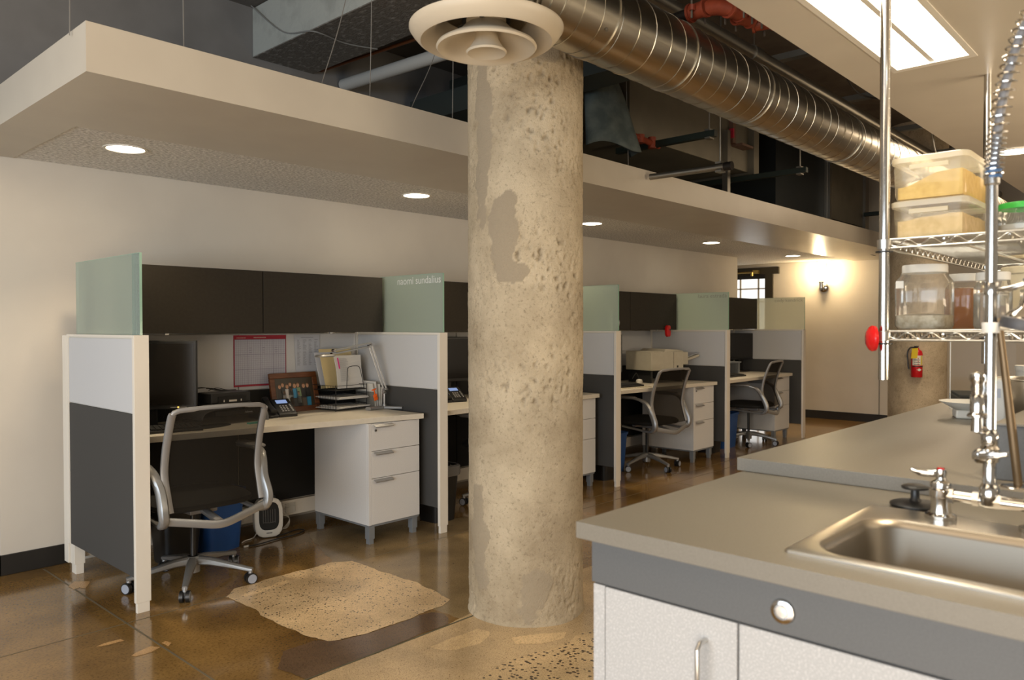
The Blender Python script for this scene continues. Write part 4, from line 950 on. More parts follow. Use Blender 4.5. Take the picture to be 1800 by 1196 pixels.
# ------------------------------------------------------------------ things above the soffit
dc = thing('spiral_duct', 'large shiny spiral-seamed round metal duct running along the ceiling', 'duct', (0, 1.78, 2.435))
rD = .147
MB().tube([(2.08, 0, 0), (10.6, 0, 0)], rD, 64).build('pipe', DUCTM, dc)
el = MB(); pts = [(2.08, 0, 0), (2.0, 0, -.004), (1.92, 0, -.02), (1.86, 0, -.055), (1.82, 0, -.10)]
el.tube(pts, [.147, .147, .143, .138, .135], 40); el.build('elbow', DUCTM, dc)
hx = MB(); pts = []
X0 = 2.09; pitch = .112; n = int((10.5-X0)/pitch*26)
for i in range(n):
    a = i*2*PI/26; pts.append((X0+pitch*i/26, (rD+.0008)*math.cos(a), (rD+.0008)*math.sin(a)))
hx.tube(pts, .0022, 4, caps=False); hx.build('spiral_seam', DUCTM, dc)
for x in (2.36, 2.92, 3.66, 4.9, 6.1, 7.3, 8.5): MB().tube([(x-.006, 0, 0), (x+.006, 0, 0)], rD+.004, 64).build('joint_band', DUCTM, dc)
for x in (2.3, 2.98): MB().cyl((x, -.118, -.09), (x, -.124, -.095), .006, 8).build('screw', GALV, dc)
for c_, a in (((2.06, 0, 0), 0), ((1.985, 0, -.006), R(6)), ((1.915, 0, -.022), R(18)), ((1.865, 0, -.05), R(35))):
    er = MB(); er.T = Matrix.Translation(c_) @ Matrix.Rotation(-a, 4, 'Y'); er.tube([(-.004, 0, 0), (.004, 0, 0)], .150, 40); er.build('elbow_ring', DUCTM, dc)
df = thing('air_diffuser', 'large round cream ceiling air diffuser with nested rings', 'air diffuser', (1.795, 1.77, 2.225))
MB().lathe([(.140, .055), (.146, .02), (.175, -.012), (.20, -.030), (.212, -.036), (.222, -.030), (.238, -.012), (.249, .004), (.249, .010), (.244, .010), (.23, -.004), (.212, -.024), (.19, -.015), (.16, .018), (.148, .06)], n=72).build('outer_ring', DIFF, df)
MB().lathe([(.139, .05), (.139, .14)], n=48).build('neck', DUCTM, df)
MB().lathe([(.050, .012), (.062, -.004), (.09, -.018), (.125, -.038), (.150, -.056), (.158, -.058), (.163, -.052), (.160, -.045), (.13, -.028), (.09, -.004), (.066, .02), (.066, .035), (.052, .035)], n=64).build('middle_ring', DIFF, df)
MB().lathe([(0, -.060), (.035, -.062), (.055, -.070), (.062, -.072), (.066, -.066), (.055, -.054), (.04, -.03), (.034, .0), (.036, .03), (0, .03)], n=48).build('centre_cone', DIFF, df)
bk = MB(); bk.cyl((-.13, 0, .04), (.13, 0, .04), .006, 8); bk.cyl((0, -.13, .045), (0, .13, .045), .006, 8); bk.box(-.03, .03, -.03, .03, .03, .06)
for a in (.6, 2.3, 3.7, 5.3): bk.cyl((.07*math.cos(a), .07*math.sin(a), .02), (.07*math.cos(a), .07*math.sin(a), .1), .008, 8)
bk.build('bracket', BLK, df)
rp = thing('conduit_pipe', 'thin galvanised pipe running alongside the top of the spiral duct', 'pipe', (0, 2.0, 2.82))
MB().cyl((1.5, 0, 0), (10.6, 0, 0), .038, 20).build('pipe', GALV, rp)
for x in (4.2, 6.4, 8.6): MB().cyl((x-.05, 0, 0), (x+.05, 0, 0), .046, 20).cyl((x, 0, .02), (x, 0, .48), .004, 6).build('coupling', GALV, rp)
for i, y in enumerate((2.10, 2.14)):
    pass
cw_ = MB().tube(spline([(3.0, 1.55, 2.98), (3.6, 1.7, 2.86), (4.3, 1.62, 2.80), (5.2, 1.75, 2.76), (6.0, 1.6, 2.82), (6.8, 1.7, 2.62), (7.2, 1.62, 2.70)], 10), .006, 6)
tag(cw_.build('black_cable', BLKP), 'thin black cable sagging beneath the ceiling right of the spiral duct', 'cable')
fc = MB()
for k in range(5): fc.tube(spline([(1.6, 1.98+.008*k, 2.69), (3.2, 1.985+.008*k, 2.70+.01*math.sin(k)), (5, 1.98+.008*k, 2.70), (7.5, 1.985+.006*k, 2.705), (10.5, 1.985, 2.70)], 8), .004, 5)
tag(fc.build('cable_run', pr('tan_cable', (.20, .16, .09), .6)), 'bundle of thin tan cables lying along the top of the spiral duct', 'cables')
sp = thing('sprinkler_pipe', 'black iron pipe with red offset couplings above the spiral duct', 'pipe', (0, 0, 0))
A, B_, C_, D_, E_, F_ = [Vector(p) for p in SPK_PTS] if False else [Vector(p) for p in ((3.05, 1.86, 2.64), (3.03, 1.68, 2.64), (3.13, 1.585, 2.64), (3.21, 1.60, 2.64), (3.35, 1.553, 2.64), (3.39, 1.427, 2.64))]
d_ = (B_-A).normalized()
q = MB(); q.cyl(tuple(A-d_*.5), tuple(B_), .026, 16); q.cyl(tuple(E_), tuple(E_+(F_-E_).normalized()*1.3), .026, 16); q.cyl(tuple(C_), tuple(D_), .024, 16); q.build('pipe', BLKP, sp)
def coupl(p, dr_, nm='coupling', l=.045):
    c = MB(); dr_ = dr_.normalized(); c.cyl(tuple(p-dr_*l), tuple(p+dr_*l), .034, 18)
    for s in (-1, 1): c.cyl(tuple(p+dr_*l*s*.75), tuple(p+dr_*l*s), .041, 18)
    sdv = dr_.cross(Vector((0, 0, 1))).normalized()
    for s in (-1, 1): c.cyl(tuple(p+sdv*s*.045+Vector((0, 0, -.012))), tuple(p+sdv*s*.045+Vector((0, 0, .012))), .013, 8)
    c.build(nm, REDP, sp)
    b = MB()
    for s in (-1, 1): b.cyl(tuple(p+sdv*s*.048-Vector((0, 0, .045))), tuple(p+sdv*s*.048+Vector((0, 0, .03))), .005, 6)
    b.build('bolt', GALV, sp)
coupl(B_-d_*.02, d_); MB().tube(spline([tuple(B_), tuple((B_+C_)/2+Vector((0, 0, .01))), tuple(C_)], 6), .034, 16).build('elbow', REDP, sp)
coupl(C_+(D_-C_)*.15, (D_-C_)+Vector((.01, -.03, 0))); coupl(D_+(E_-D_)*.2, (E_-D_)); coupl(E_, (F_-E_))
# hung strut channels and capped pipe near the soffit edge
def rodded(name, label, p, q, rad, mat, rx, ry, ztop, cat, sq=True, end=None):
    t = thing(name, label, cat, (0, 0, 0), 0, 'hung supports above the soffit')
    b = MB()
    if sq: b.box(p[0]-rad, p[0]+rad, min(p[1], q[1]), max(p[1], q[1]), p[2]-rad, p[2]+rad)
    else: b.cyl(p, q, rad, 20)
    b.build('channel' if sq else 'pipe', mat, t)
    MB().cyl((rx, ry, p[2]-.03), (rx, ry, ztop), .006, 8).box(rx-.03, rx+.03, ry-.02, ry+.02, p[2]+rad, p[2]+rad+.012).box(rx-.03, rx+.03, ry-.02, ry+.02, p[2]-rad-.012, p[2]-rad).build('threaded_rod', GALV, t)
    if end: MB().cyl(end[0], end[1], rad*1.35, 20).build('end_cap', BLKP, t)
    return t
rodded('strut_channel', 'dark green strut channel hung near the insulation, right of the column', (4.88, 3.42, 2.60), (4.88, 2.60, 2.60), .022, STRUT, 4.88, 2.65, 3.3, 'support')
rodded('capped_pipe', 'silver metal pipe with dark end cap hung in front of the soffit edge', (4.40, 2.82, 2.26), (4.43, 2.27, 2.26), .020, GALV, 4.43, 2.33, 3.3, 'pipe', False, ((4.43, 2.25, 2.26), (4.43, 2.30, 2.26)))
rodded('strut_channel', 'dark green strut channel below the big grey box duct', (6.45, 3.64, 2.58), (6.45, 2.60, 2.58), .022, STRUT, 6.45, 2.66, 3.3, 'support')
rodded('strut_channel', 'farthest dark strut channel near the end of the spiral duct', (9.5, 3.15, 2.58), (9.5, 2.72, 2.58), .022, STRUT, 9.5, 2.8, 3.3, 'support')
bd = thing('air_handler', 'large dull sheet-metal box above the soffit right of the column', 'air duct', (0, 0, 0))
MB().box(4.72, 6.60, 3.2, 4.3, 2.66, 3.3).build('casing', DUCTB, bd, .004)
MB().box(6.60, 6.70, 3.14, 4.3, 2.64, 3.3).build('end_box', DUCTB, bd, .004)
MB().box(6.12, 6.17, 3.15, 3.2, 2.35, 2.95).cyl((6.145, 3.12, 2.36), (6.145, 3.15, 2.36), .03).build('angle_bracket', GALV, bd)
MB().box(6.24, 6.29, 3.16, 3.2, 2.86, 3.1).box(6.29, 6.5, 3.10, 3.2, 2.84, 2.86).build('valve_bracket', pr('rust_bracket', (.16, .09, .06), .6), bd)
MB().box(6.22, 6.24, 3.15, 3.19, 2.90, 2.98).build('red_mark', pr('red_handle', (.5, .02, .05), .4), bd)
d2 = thing('rectangular_duct', 'dark rectangular sheet-metal duct at the far end above the soffit', 'air duct', (0, 0, 0))
MB().box(7.3, 8.54, 3.25, 4.2, 2.45, 3.3).build('near_section', pr('dark_metal', (.035, .042, .045), .35, .6), d2)
MB().box(8.57, 9.70, 3.2, 4.2, 2.45, 3.12).build('far_section', DUCTB, d2)
MB().box(9.60, 9.72, 3.17, 4.2, 2.42, 3.14).build('flange', GALV, d2); MB().box(8.54, 8.58, 3.19, 4.2, 2.44, 3.13).build('flange', GALV, d2)
ins = MB(); vs = []; fs = []
for j in range(25):
    for k in range(29):
        u = k/28; v_ = j/24; a = PI*(.05+.9*u)
        z = 2.46+.72*v_; bul = .22*(1-v_)**.7+.05; s = -.25*v_+.22*(1-v_)**1.5
        x = 4.28+bul*math.cos(a)*1.0*(-1)+s*0.3; y = 3.15-bul*math.sin(a)*.9
        d = noise.noise(Vector((x*7, y*7, z*5)))*.03
        vs.append((x+d, y+d, z+(.02*math.sin(u*9))*(1-v_)))
for j in range(24):
    for k in range(28): fs.append((j*29+k, j*29+k+1, (j+1)*29+k+1, (j+1)*29+k))
o = ins.add(vs, fs, 0, True).build('insulation_wrap', INSUL); so_m = o.modifiers.new('thick', 'SOLIDIFY'); so_m.thickness = .02; tag(o, 'sagging bluish-grey duct insulation wrap right behind the concrete column', 'insulation')
rv = MB(); rv.cyl((4.62, 3.10, 2.62), (4.95, 3.10, 2.60), .022, 12); rv.cyl((4.70, 3.10, 2.58), (4.70, 3.10, 2.64), .035, 12); rv.cyl((4.86, 3.10, 2.57), (4.86, 3.10, 2.65), .03, 12)
tag(rv.build('pipe_fitting', REDP), 'small dull red pipe fitting beside the sagging insulation', 'pipe fitting')
tag(MB().cyl((3.20, 4.56, 2.96), (3.34, 1.9, 2.96), .042, 24).build('white_pipe', WPIPE), 'light grey pipe crossing above the soffit left of the column', 'pipe')
tag(MB().cyl((3.02, 4.56, 3.02), (3.2, 1.9, 3.02), .011, 12).build('copper_pipe', COPP), 'thin copper pipe above the light grey pipe left of the column', 'pipe')
ld = MB().box(3.75, 4.0, 2.6, 4.5, 2.78, 2.95).box(4.15, 4.3, 3.4, 4.5, 2.45, 3.2)
tag(ld.build('dark_duct', pr('teal_grey_metal', (.05, .06, .055), .5, .3)), 'dark teal-grey duct in the gap left of the concrete column', 'air duct')
RAILM = pr('rail_grey', (.12, .12, .11), .6)
for x, lab in ((4.7, 'grey metal ceiling rail right of the duct, nearest the red couplings'), (5.9, 'second grey metal ceiling rail from the red couplings'), (7.1, 'third grey metal ceiling rail from the red couplings'), (8.3, 'farthest grey metal ceiling rail above the spiral duct')):
    tag(MB().box(x, x+.06, .9, 2.6, 2.93, 2.97).build('ceiling_rail', RAILM), lab, 'rail', 'ceiling rails')
wl = [('thin suspension wire at the far left end of the soffit', (.95, 2.98), (.97, 3.05)), ('thin twisted suspension wire near the left end of the soffit', (1.34, 2.95), (1.335, 2.97)),
      ('thin slanting suspension wire in front of the concrete beam', (1.94, 2.95), (2.22, 2.98)), ('straight suspension wire crossing the concrete beam underside', (2.216, 2.95), (2.23, 2.95)),
      ('curving slack wire left of the round diffuser', (2.45, 2.95), (2.80, 3.0)), ('straight thin wire next to the concrete column', (2.74, 2.95), (2.745, 2.95)), ('thin wire by the insulation right of the column', (4.38, 2.98), (4.37, 3.0)), ('thin wire above the farther part of the soffit', (7.9, 2.98), (7.9, 2.98))]
for i, (lab, a, b) in enumerate(wl):
    P = [(a[0], a[1], 2.29), ((a[0]*.93+b[0]*.07), a[1], 2.36), ((a[0]+b[0])/2+(.04 if i == 4 else .004), (a[1]+b[1])/2, 2.72), (b[0], b[1], 3.3)]
    tag(MB().tube(spline(P, 8), .0020, 5).build('suspension_wire', pr('wire_%d' % i, (.30, .29, .27), .5, .5)), lab, 'wire', 'soffit suspension wires')
lw = MB().tube(spline([(2.50, 4.55, 3.3), (2.515, 4.2, 3.05), (2.53, 3.9, 2.98), (2.75, 3.9, 2.97), (2.95, 3.85, 2.975)], 8), .004, 5)
tag(lw.build('loose_cable', pr('loose_grey_cable', (.2, .2, .19), .6)), 'slack thin cable hanging against the end of the concrete beam', 'cable')

# ------------------------------------------------------------------ far wall items
sc = thing('wall_sconce', 'glowing chrome-based wall sconce on the far cream wall', 'wall lamp', (10.695, 4.07, 1.80))
MB().at((0, 0, 0), 0, 0, R(-90)).lathe([(0, .03), (.04, .028), (.062, .012), (.062, 0), (0, 0)], n=28).build('back_plate', CHR, sc)
MB().cyl((-.02, 0, 0), (-.09, 0, .0), .012).cyl((-.09, 0, -.01), (-.09, 0, .06), .028).lathe([(.03, .055), (.035, .07), (.03, .085)], (-.09, 0, 0), 20).build('arm', CHR, sc)
MB().lathe([(.012, .07), (.03, .10), (.042, .16), (.038, .22), (.02, .26), (0, .265)], (-.09, 0, 0), 24).build('bulb', BULB, sc)
MB().lathe([(.06, .08), (.066, .10), (.07, .33)], (-.09, 0, 0), 28).build('glass_shade', CLEAR, sc)
pl = bpy.data.lights.new('sconce_light', 'POINT'); pl.energy = 20; pl.color = (1, .74, .40); pl.shadow_soft_size = .05
po = bpy.data.objects.new('sconce_light', pl); COL.objects.link(po); po.location = (-.22, 0, .22); po.parent = sc
MB().box(9.9, 10.05, 3.19, 3.21, z1-.002, z1+.001).build('slot', SEAMM, so)
ex = thing('fire_extinguisher', 'red fire extinguisher with a yellow tag hung on the far concrete column', 'fire extinguisher', (8.33, 2.255, .765), R(0))
MB().lathe([(0, 0), (.048, 0), (.052, .006), (.052, .232), (.045, .258), (.022, .275), (.018, .29), (0, .29)], n=28).build('cylinder', EXTR, ex)
lbm = MB(); n = 16
def lab_(a0, a1, za, zb, rr=.0528, mi=0):
    vs = []; k_ = 10
    for i in range(k_+1):
        a = R(a0+(a1-a0)*i/k_); vs += [(rr*math.cos(a), rr*math.sin(a), za), (rr*math.cos(a), rr*math.sin(a), zb)]
    lbm.add(vs, [(2*i, 2*i+2, 2*i+3, 2*i+1) for i in range(k_)], mi)
lab_(150, 290, .118, .215); lab_(235, 262, .12, .213, .0532, 1)
for k in range(3): lab_(168, 228, .125+.022*k, .130+.022*k, .0534, 2); lab_(205, 212, .122+.028*k, .137+.028*k, .0536, 3)
lab_(150, 290, .104, .112, .0536, 2)
lbm.add([(-.0395, -.0355, .06), (-.0395+.016, -.0355-.014, .075), (-.0395, -.0355, .09), (-.0395-.0, -.0355+.0, .09)][:3]+[(-.0525, -.012, .075)], [(0, 1, 2, 3)], 4)
lbm.build('label', [pr('ext_label', (.7, .68, .6), .5), pr('ext_yellow', (.6, .5, .1), .5), BLK, pr('ext_red_print', (.4, .02, .03), .5), WHT], ex)
MB().box(-.055, .02, -.012, .012, .295, .31).box(-.02, .05, -.01, .01, .275, .29).cyl((-.0, 0, .28), (0, 0, .31), .014).build('valve', BLK, ex, .003)
MB().tube(spline([(-.0, .02, .29), (-.02, .055, .29), (-.035, .075, .24), (-.03, .072, .15), (-.03, .065, .08)], 6), .007, 8).build('hose', BLK, ex)
MB().add([(-.058, -.028, .29), (-.055, .028, .285), (-.066, .034, .185), (-.068, -.022, .19), (-.060, -.028, .29), (-.057, .028, .285), (-.068, .034, .185), (-.070, -.022, .19)], [(0, 1, 2, 3), (4, 7, 6, 5), (0, 4, 5, 1), (2, 6, 7, 3)]).build('tag', pr('yellow_tag', (.75, .55, .02), .5), ex, label='bright yellow inspection tag')

# ------------------------------------------------------------------ kitchen
kb = thing('sink_cabinet', 'speckled white base cabinet with grey apron and door pulls under the sink counter', 'cabinet', (1.15, .85, 0))
MB().box(.02, .62, -.345, 0, .09, .884).box(.02, .62, -2.2, -1.14, .09, .884).box(.02, .04, -1.14, -.345, .09, .884).box(.46, .62, -1.14, -.345, .09, .884).box(.02, .62, -1.14, -.345, .09, .5).box(.08, .62, -2.2, -.02, 0, .09).build('carcass', SPK, kb)
MB().box(0, .02, -2.2, .013, .797, .884).box(.021, .62, 0, .013, .797, .884).build('apron', APR, kb, .0015, 'grey band under the counter edge')
MB().box(.002, .02, -.0155, .010, .09, .794).build('stile', SPK, kb, .001)
for k, (a, b) in enumerate(((-.277, -.018), (-.60, -.2805), (-1.0, -.6035), (-1.4, -1.0035))):
    d = MB().box(0, .02, a, b, .095, .7935).build('door', SPK, kb, .0015)
    hy = a+.055
    MB().tube([(.0, hy, .752), (-.020, hy, .752), (-.028, hy, .744), (-.028, hy, .66), (-.020, hy, .652), (0, hy, .652)], .0042, 12).build('handle', CHRS, d, label='slim brushed steel bar pull')
lk = thing('round_button', 'round chrome push button set in the grey apron', 'button', (1.15, .497, .832))
MB().at((0, 0, 0), 0, 0, R(-90)).lathe([(0, .004), (.010, .004), (.0105, .007), (.0125, .007), (.018, .005), (.0195, .0), (0, 0)], n=36).build('bezel', CHR, lk)
MB().at((0, 0, 0), 0, 0, R(-90)).lathe([(0, .0065), (.009, .0062), (.0095, .003)], n=30).build('face', STEEL, lk)
ct = MB()
cx0, cx1, cy1, sx0, sx1, sy1, sy0 = 1.114, 1.80, .872, 1.20, 1.515, .492, -.26
o4 = [(cx0, -1.4), (cx1, -1.4), (cx1, cy1), (cx0, cy1)]; i4 = [(sx0, sy0), (sx1, sy0), (sx1, sy1), (sx0, sy1)]
ct.add([(x, y, z) for z in (.884, .914) for lp in (o4, i4) for x, y in lp],
       [(i, (i+1) % 4, 4+(i+1) % 4, 4+i) for i in range(4)]+[(8+i, 12+i, 12+(i+1) % 4, 8+(i+1) % 4) for i in range(4)]+[(i, 8+i, 8+(i+1) % 4, (i+1) % 4) for i in range(4)]+[(4+i, 4+(i+1) % 4, 12+(i+1) % 4, 12+i) for i in range(4)])
tag(ct.build('sink_countertop', CTR, None, .0012), 'grey laminate countertop holding the steel sink', 'countertop')
# raised counter
rc_ = MB().box(1.779, 4.05, -1.4, .888, .9145, .946); tag(rc_.build('raised_countertop', CTR, None, .0012), 'raised grey island countertop behind the sink counter', 'countertop')
ib = thing('island_cabinet', 'island base cabinet below the raised grey countertop', 'cabinet', (0, 0, 0))
MB().box(1.84, 4.0, -1.35, .85, .09, .9145).box(1.9, 3.95, -1.3, .80, 0, .09).build('carcass', SPK, ib)
pf_ = thing('counter_platform', 'low grey box platform on the island countertop at the right edge', 'platform', (0, 0, 0))
MB().box(1.885, 3.9, -1.2, .358, .946, 1.062).build('body', APR, pf_, .002)
MB().box(1.883, 3.9, -1.2, .360, 1.062, 1.066).build('top', CTR, pf_)
# sink
sk = thing('sink', 'drop-in stainless steel sink with a wide brushed rim', 'sink', (0, 0, .914))
def rr(x0, x1, y0, y1, r, n=8):
    out = []
    for cx, cy, a0 in ((x1-r, y1-r, 0), (x0+r, y1-r, 90), (x0+r, y0+r, 180), (x1-r, y0+r, 270)):
        for k in range(n+1): a = R(a0+90*k/n); out.append((cx+r*math.cos(a), cy+r*math.sin(a)))
    return out
ox0, ox1, oy1, oy0 = 1.183, 1.60, .512, -.34
loops = [(rr(ox0, ox1, oy0, oy1, .008), .0), (rr(ox0, ox1, oy0, oy1, .008), .004), (rr(ox0+.006, ox1-.006, oy0+.006, oy1-.006, .008), .0055),
         (rr(1.208, 1.506, -.24, .484, .062), .0045), (rr(1.213, 1.501, -.235, .479, .060), .001), (rr(1.219, 1.495, -.229, .473, .058), -.010),
         (rr(1.230, 1.484, -.22, .462, .055), -.15), (rr(1.245, 1.469, -.205, .447, .05), -.175), (rr(1.28, 1.434, -.17, .412, .04), -.185)]
vs = []; fs = []; n = len(loops[0][0])
for lp, z in loops: vs += [(x, y, z) for x, y in lp]
for j in range(len(loops)-1):
    for k in range(n): fs.append((j*n+k, j*n+(k+1) % n, (j+1)*n+(k+1) % n, (j+1)*n+k))
fs.append(tuple((len(loops)-1)*n+k for k in range(n)))
bowl = MB().add(vs[3*n:], [tuple(i-3*n for i in f) for f in fs if min(f) >= 3*n], 0, True).build('bowl', SNK, sk)
MB().add(vs[:4*n], [f for f in fs if max(f) < 4*n], 0, True).build('rim', STEEL, sk)
MB().lathe([(0, -.183), (.04, -.183), (.045, -.181), (.05, -.1835)], (1.36, .12, 0), 30).build('drain', CHR, sk)
MB().lathe([(.022, .0055), (.020, .012), (0, .013)], (1.555, .14, 0), 24).build('deck_hole_cover', CHR, sk)
pg_ = thing('sink_stopper', 'black rubber sink stopper with a knob lying behind the sink', 'stopper', (1.65, .448, .914))
MB().lathe([(0, 0), (.040, 0), (.045, .004), (.045, .007), (.038, .010), (.012, .013), (.008, .018), (.0075, .034), (.010, .036), (.024, .037), (.025, .041), (.018, .044), (0, .045)], n=36).build('body', BLK, pg_)
# faucet
fa = thing('pre_rinse_faucet', 'chrome deck-mounted pre-rinse faucet with a tall riser and spring hose', 'faucet', (1.565, 0, 0))
for y in (.382, .235):
    vb = MB(); vb.lathe([(.026, .919), (.026, .926), (.018, .930), (.016, .945), (.0165, .958), (.019, .960), (.019, .972), (.017, .974), (.0165, .978), (.018, .980), (.017, .985), (.009, .990), (.007, 1.0)], (0, y, 0), 28); vb.build('valve_body', CHR, fa)
for y, dy in ((.382, .048), (.235, -.048)):
    hd_ = MB()
    hd_.tube(spline([(0, y, 1.004), (-.004, y+dy*.3, 1.0), (-.008, y+dy*.7, 1.001), (-.010, y+dy, 1.007)], 4), 1, 12, flat=[(.006, .006)]*3+[(.008, .006)]*6+[(.010, .004)]*3+[(.007, .0025)], up=(0, 0, 1))
    hd_.lathe([(.009, .995), (.010, 1.002), (.009, 1.009), (0, 1.010)], (0, y, 0), 18); hd_.build('lever_handle', CHR, fa)
MB().lathe([(.0065, 1.009), (.006, 1.0115), (0, 1.012)], (0, .382, 0), 16).build('hot_index', REDG, fa, label='red hot-water dot')
br = MB(); br.tube([(0, .382, .963), (0, .32, .962), (0, .308, .962), (0, .235, .962)], [.010, .010, .013, .010], 16)
br.tube([(0, .372, .963), (0, .360, .963)], .0145, 6); br.tube([(0, .330, .963), (0, .320, .963)], .014, 6); br.tube([(0, .298, .963), (0, .286, .963)], .014, 6)
br.build('bridge', CHR, fa)
ri = MB(); ri.lathe([(.014, .955), (.016, .965), (.016, .985), (.013, .990), (.0105, .995), (.0105, 1.030), (.015, 1.032), (.016, 1.055), (.012, 1.060), (.0135, 1.064), (.0135, 1.082), (.0105, 1.086), (.0095, 1.09), (.0095, 1.515), (.0125, 1.518), (.0125, 1.532), (0, 1.533)], (0, .305, 0), 24)
ri.build('riser_pipe', CHR, fa)
lv = MB(); lv.tube([(-.010, .313, 1.043), (-.018, .315, 1.043), (-.024, .316, 1.043), (-.026, .316, 1.043)], [.012, .0135, .0125, .008], 20); lv.tube(spline([(-.026, .314, 1.043), (-.030, .300, 1.046), (-.032, .282, 1.050), (-.032, .27, 1.052)], 4), 1, 10, flat=[(.007, .006)]*8+[(.005, .004)]*4+[(.006, .005)], up=(0, 0, 1)); lv.lathe([(0, -.0), (.011, 0), (.011, .002)], (-.024, .317, 1.043), 4) if False else None
lv.build('shutoff_lever', CHR, fa)
bs = MB(); bs.lathe([(.010, 1.085), (.009, 1.10), (.0085, 1.108), (.016, 1.110), (.016, 1.114), (.0115, 1.118), (.012, 1.145), (.009, 1.150), (.011, 1.160), (.010, 1.170), (.013, 1.175), (.012, 1.186), (0, 1.190)], (-.012, .322, 0), 22); bs.tube([(0, .305, 1.085), (-.012, .322, 1.09)], .009, 12); bs.build('side_vacuum_breaker', CHR, fa)
hp = spline([(0, .303, 1.53), (0, .300, 1.58), (0, .292, 1.65), (0, .276, 1.73), (0, .25, 1.80), (0, .21, 1.855), (0, .16, 1.88), (0, .11, 1.86), (0, .08, 1.80), (0, .09, 1.70), (0, .13, 1.55), (0, .18, 1.44), (0, .225, 1.36), (0, .245, 1.335)], 12)
MB().tube(hp, .0075, 12).build('hose', pr('grey_hose', (.16, .16, .17), .4), fa)
HP_ = [Vector(p) for p in hp]
cum = [0]
for a, b in zip(HP_, HP_[1:]): cum.append(cum[-1]+(b-a).length)
def at_len(s):
    s = max(0, min(s, cum[-1]-1e-6))
    for i in range(len(cum)-1):
        if cum[i+1] >= s:
            f = (s-cum[i])/(cum[i+1]-cum[i]); return HP_[i].lerp(HP_[i+1], f), (HP_[i+1]-HP_[i]).normalized()
sp_pts = []; tot = cum[-1]*.62; s = 0; ang = 0
while s < tot:
    P, T = at_len(s); nx = Vector((1, 0, 0)); ny = T.cross(nx).normalized()
    sp_pts.append(tuple(P+(nx*math.cos(ang)+ny*math.sin(ang))*.0145))
    pt_ = .0085 if s < .07 else .0145
    ang += 2*PI/14; s += pt_/14
MB().tube(sp_pts, .0019, 6).build('spring', CHR, fa)
MB().lathe([(.013, 1.528), (.0135, 1.545), (.010, 1.548)], (0, .303, 0), 20).build('blue_collar', pr('blue_ring', (.05, .12, .25), .4), fa)
sh = MB(); sh.T = Matrix.Translation((0, .258, 1.275)) @ Matrix.Rotation(R(12), 4, 'X')
sh.lathe([(0, -.012), (.032, -.012), (.034, -.004), (.032, .006), (.028, .008)], n=30, m=1); sh.lathe([(.029, .006), (.026, .014), (.014, .024), (.010, .034), (.010, .07), (.012, .075), (0, .078)], n=28, m=0)
sh.build('spray_head', [CHR, pr('dark_rubber', (.06, .06, .065), .5)], fa)
ha = MB(); ha.tube(spline([(0, .303, 1.335), (-.005, .285, 1.333), (-.01, .262, 1.338), (-.01, .245, 1.345)], 5), .0045, 10); ha.lathe([(.0115, 1.325), (.012, 1.345), (.0115, 1.346)], (0, .305, 0), 18)
ha.tube([(-.01, .252, 1.35), (-.02, .245, 1.32), (-.02, .240, 1.30)], .005, 8); ha.build('hook_arm', CHR, fa)
MB().lathe([(.0135, 1.258), (.014, 1.275), (.0135, 1.276)], (0, .305, 0), 18).tube([(0, .305, 1.267), (.06, .29, 1.267)], .005, 10).build('wall_bracket', WHT, fa)
rod = thing('bronze_rod', 'slim bronze rod rising at a slant from a chrome flange on the island', 'rod', (1.83, .306, .946))
MB().tube([(-.0, 0, 0), (-.004, .012, .12), (-.010, .035, .34)], [.008, .0085, .006], 14).build('stem', BRNZ, rod)
MB().lathe([(0, .005), (.012, .005), (.03, .002), (.032, 0)], n=30).build('flange', CHR, rod)

# hanging wire shelf unit
ws_ = thing('hanging_wire_shelf', 'chrome wire shelving unit hung from the ceiling on slotted posts', 'shelf', (2.15, .662, 0))
SX, SY = 1.16, -.56
for k, (x, y) in enumerate(((0, 0), (SX, 0), (0, SY), (SX, SY))):
    p = MB(); p.cyl((x, y, 1.130), (x, y, kz), .0127, 20)
    z = 1.15
    while z < 2.19: p.tube([(x, y, z-.0008), (x, y, z+.0008)], .0131, 20); z += .0254
    po_ = p.build('post', CHR, ws_)
    MB().cyl((x, y, 1.222), (x, y, 1.226), .021, 20).cyl((x, y, 1.462), (x, y, 1.466), .021, 20).build('black_collar', BLK, po_)
def snake(a, b, z0, z1, n):
    pts = []
    for i in range(n*2+1):
        u = i/(2*n); z = z0 if i % 2 else z1
        pts.append((a[0]+(b[0]-a[0])*u, a[1]+(b[1]-a[1])*u, z))
    return spline(pts, 4)
for zt, lab in ((1.256, 'lower wire shelf'), (1.495, 'upper wire shelf')):
    f_ = MB(); c4 = [(0, 0), (SX, 0), (SX, SY), (0, SY)]
    for i in range(4):
        a = c4[i]; b = c4[(i+1) % 4]
        for z in (zt, zt-.022): f_.cyl((*a, z), (*b, z), .0030, 8)
        L_ = abs(a[0]-b[0])+abs(a[1]-b[1])
        f_.tube(snake(a, b, zt-.019, zt-.003, int(L_/.052)), .0024, 6)
    for k in range(1, 4): y = SY*k/4; f_.cyl((0, y, zt-.006), (SX, y, zt-.006), .0026, 6); 
    f_.tube(snake((0, SY/2), (SX, SY/2), zt-.020, zt-.006, 22), .0020, 5)
    for x, y in c4: f_.lathe([(.017, -.024), (.018, 0), (.014, .002)], (x, y, zt), 16)
    fr_ = f_.build('shelf_frame', CHRS, ws_)
    g_ = MB(); n = 56
    for k in range(1, n): x = SX*k/n; g_.cyl((x, 0, zt+.001), (x, SY, zt+.001), .0016, 5)
    g_.build('shelf_wires', CHRS, fr_)
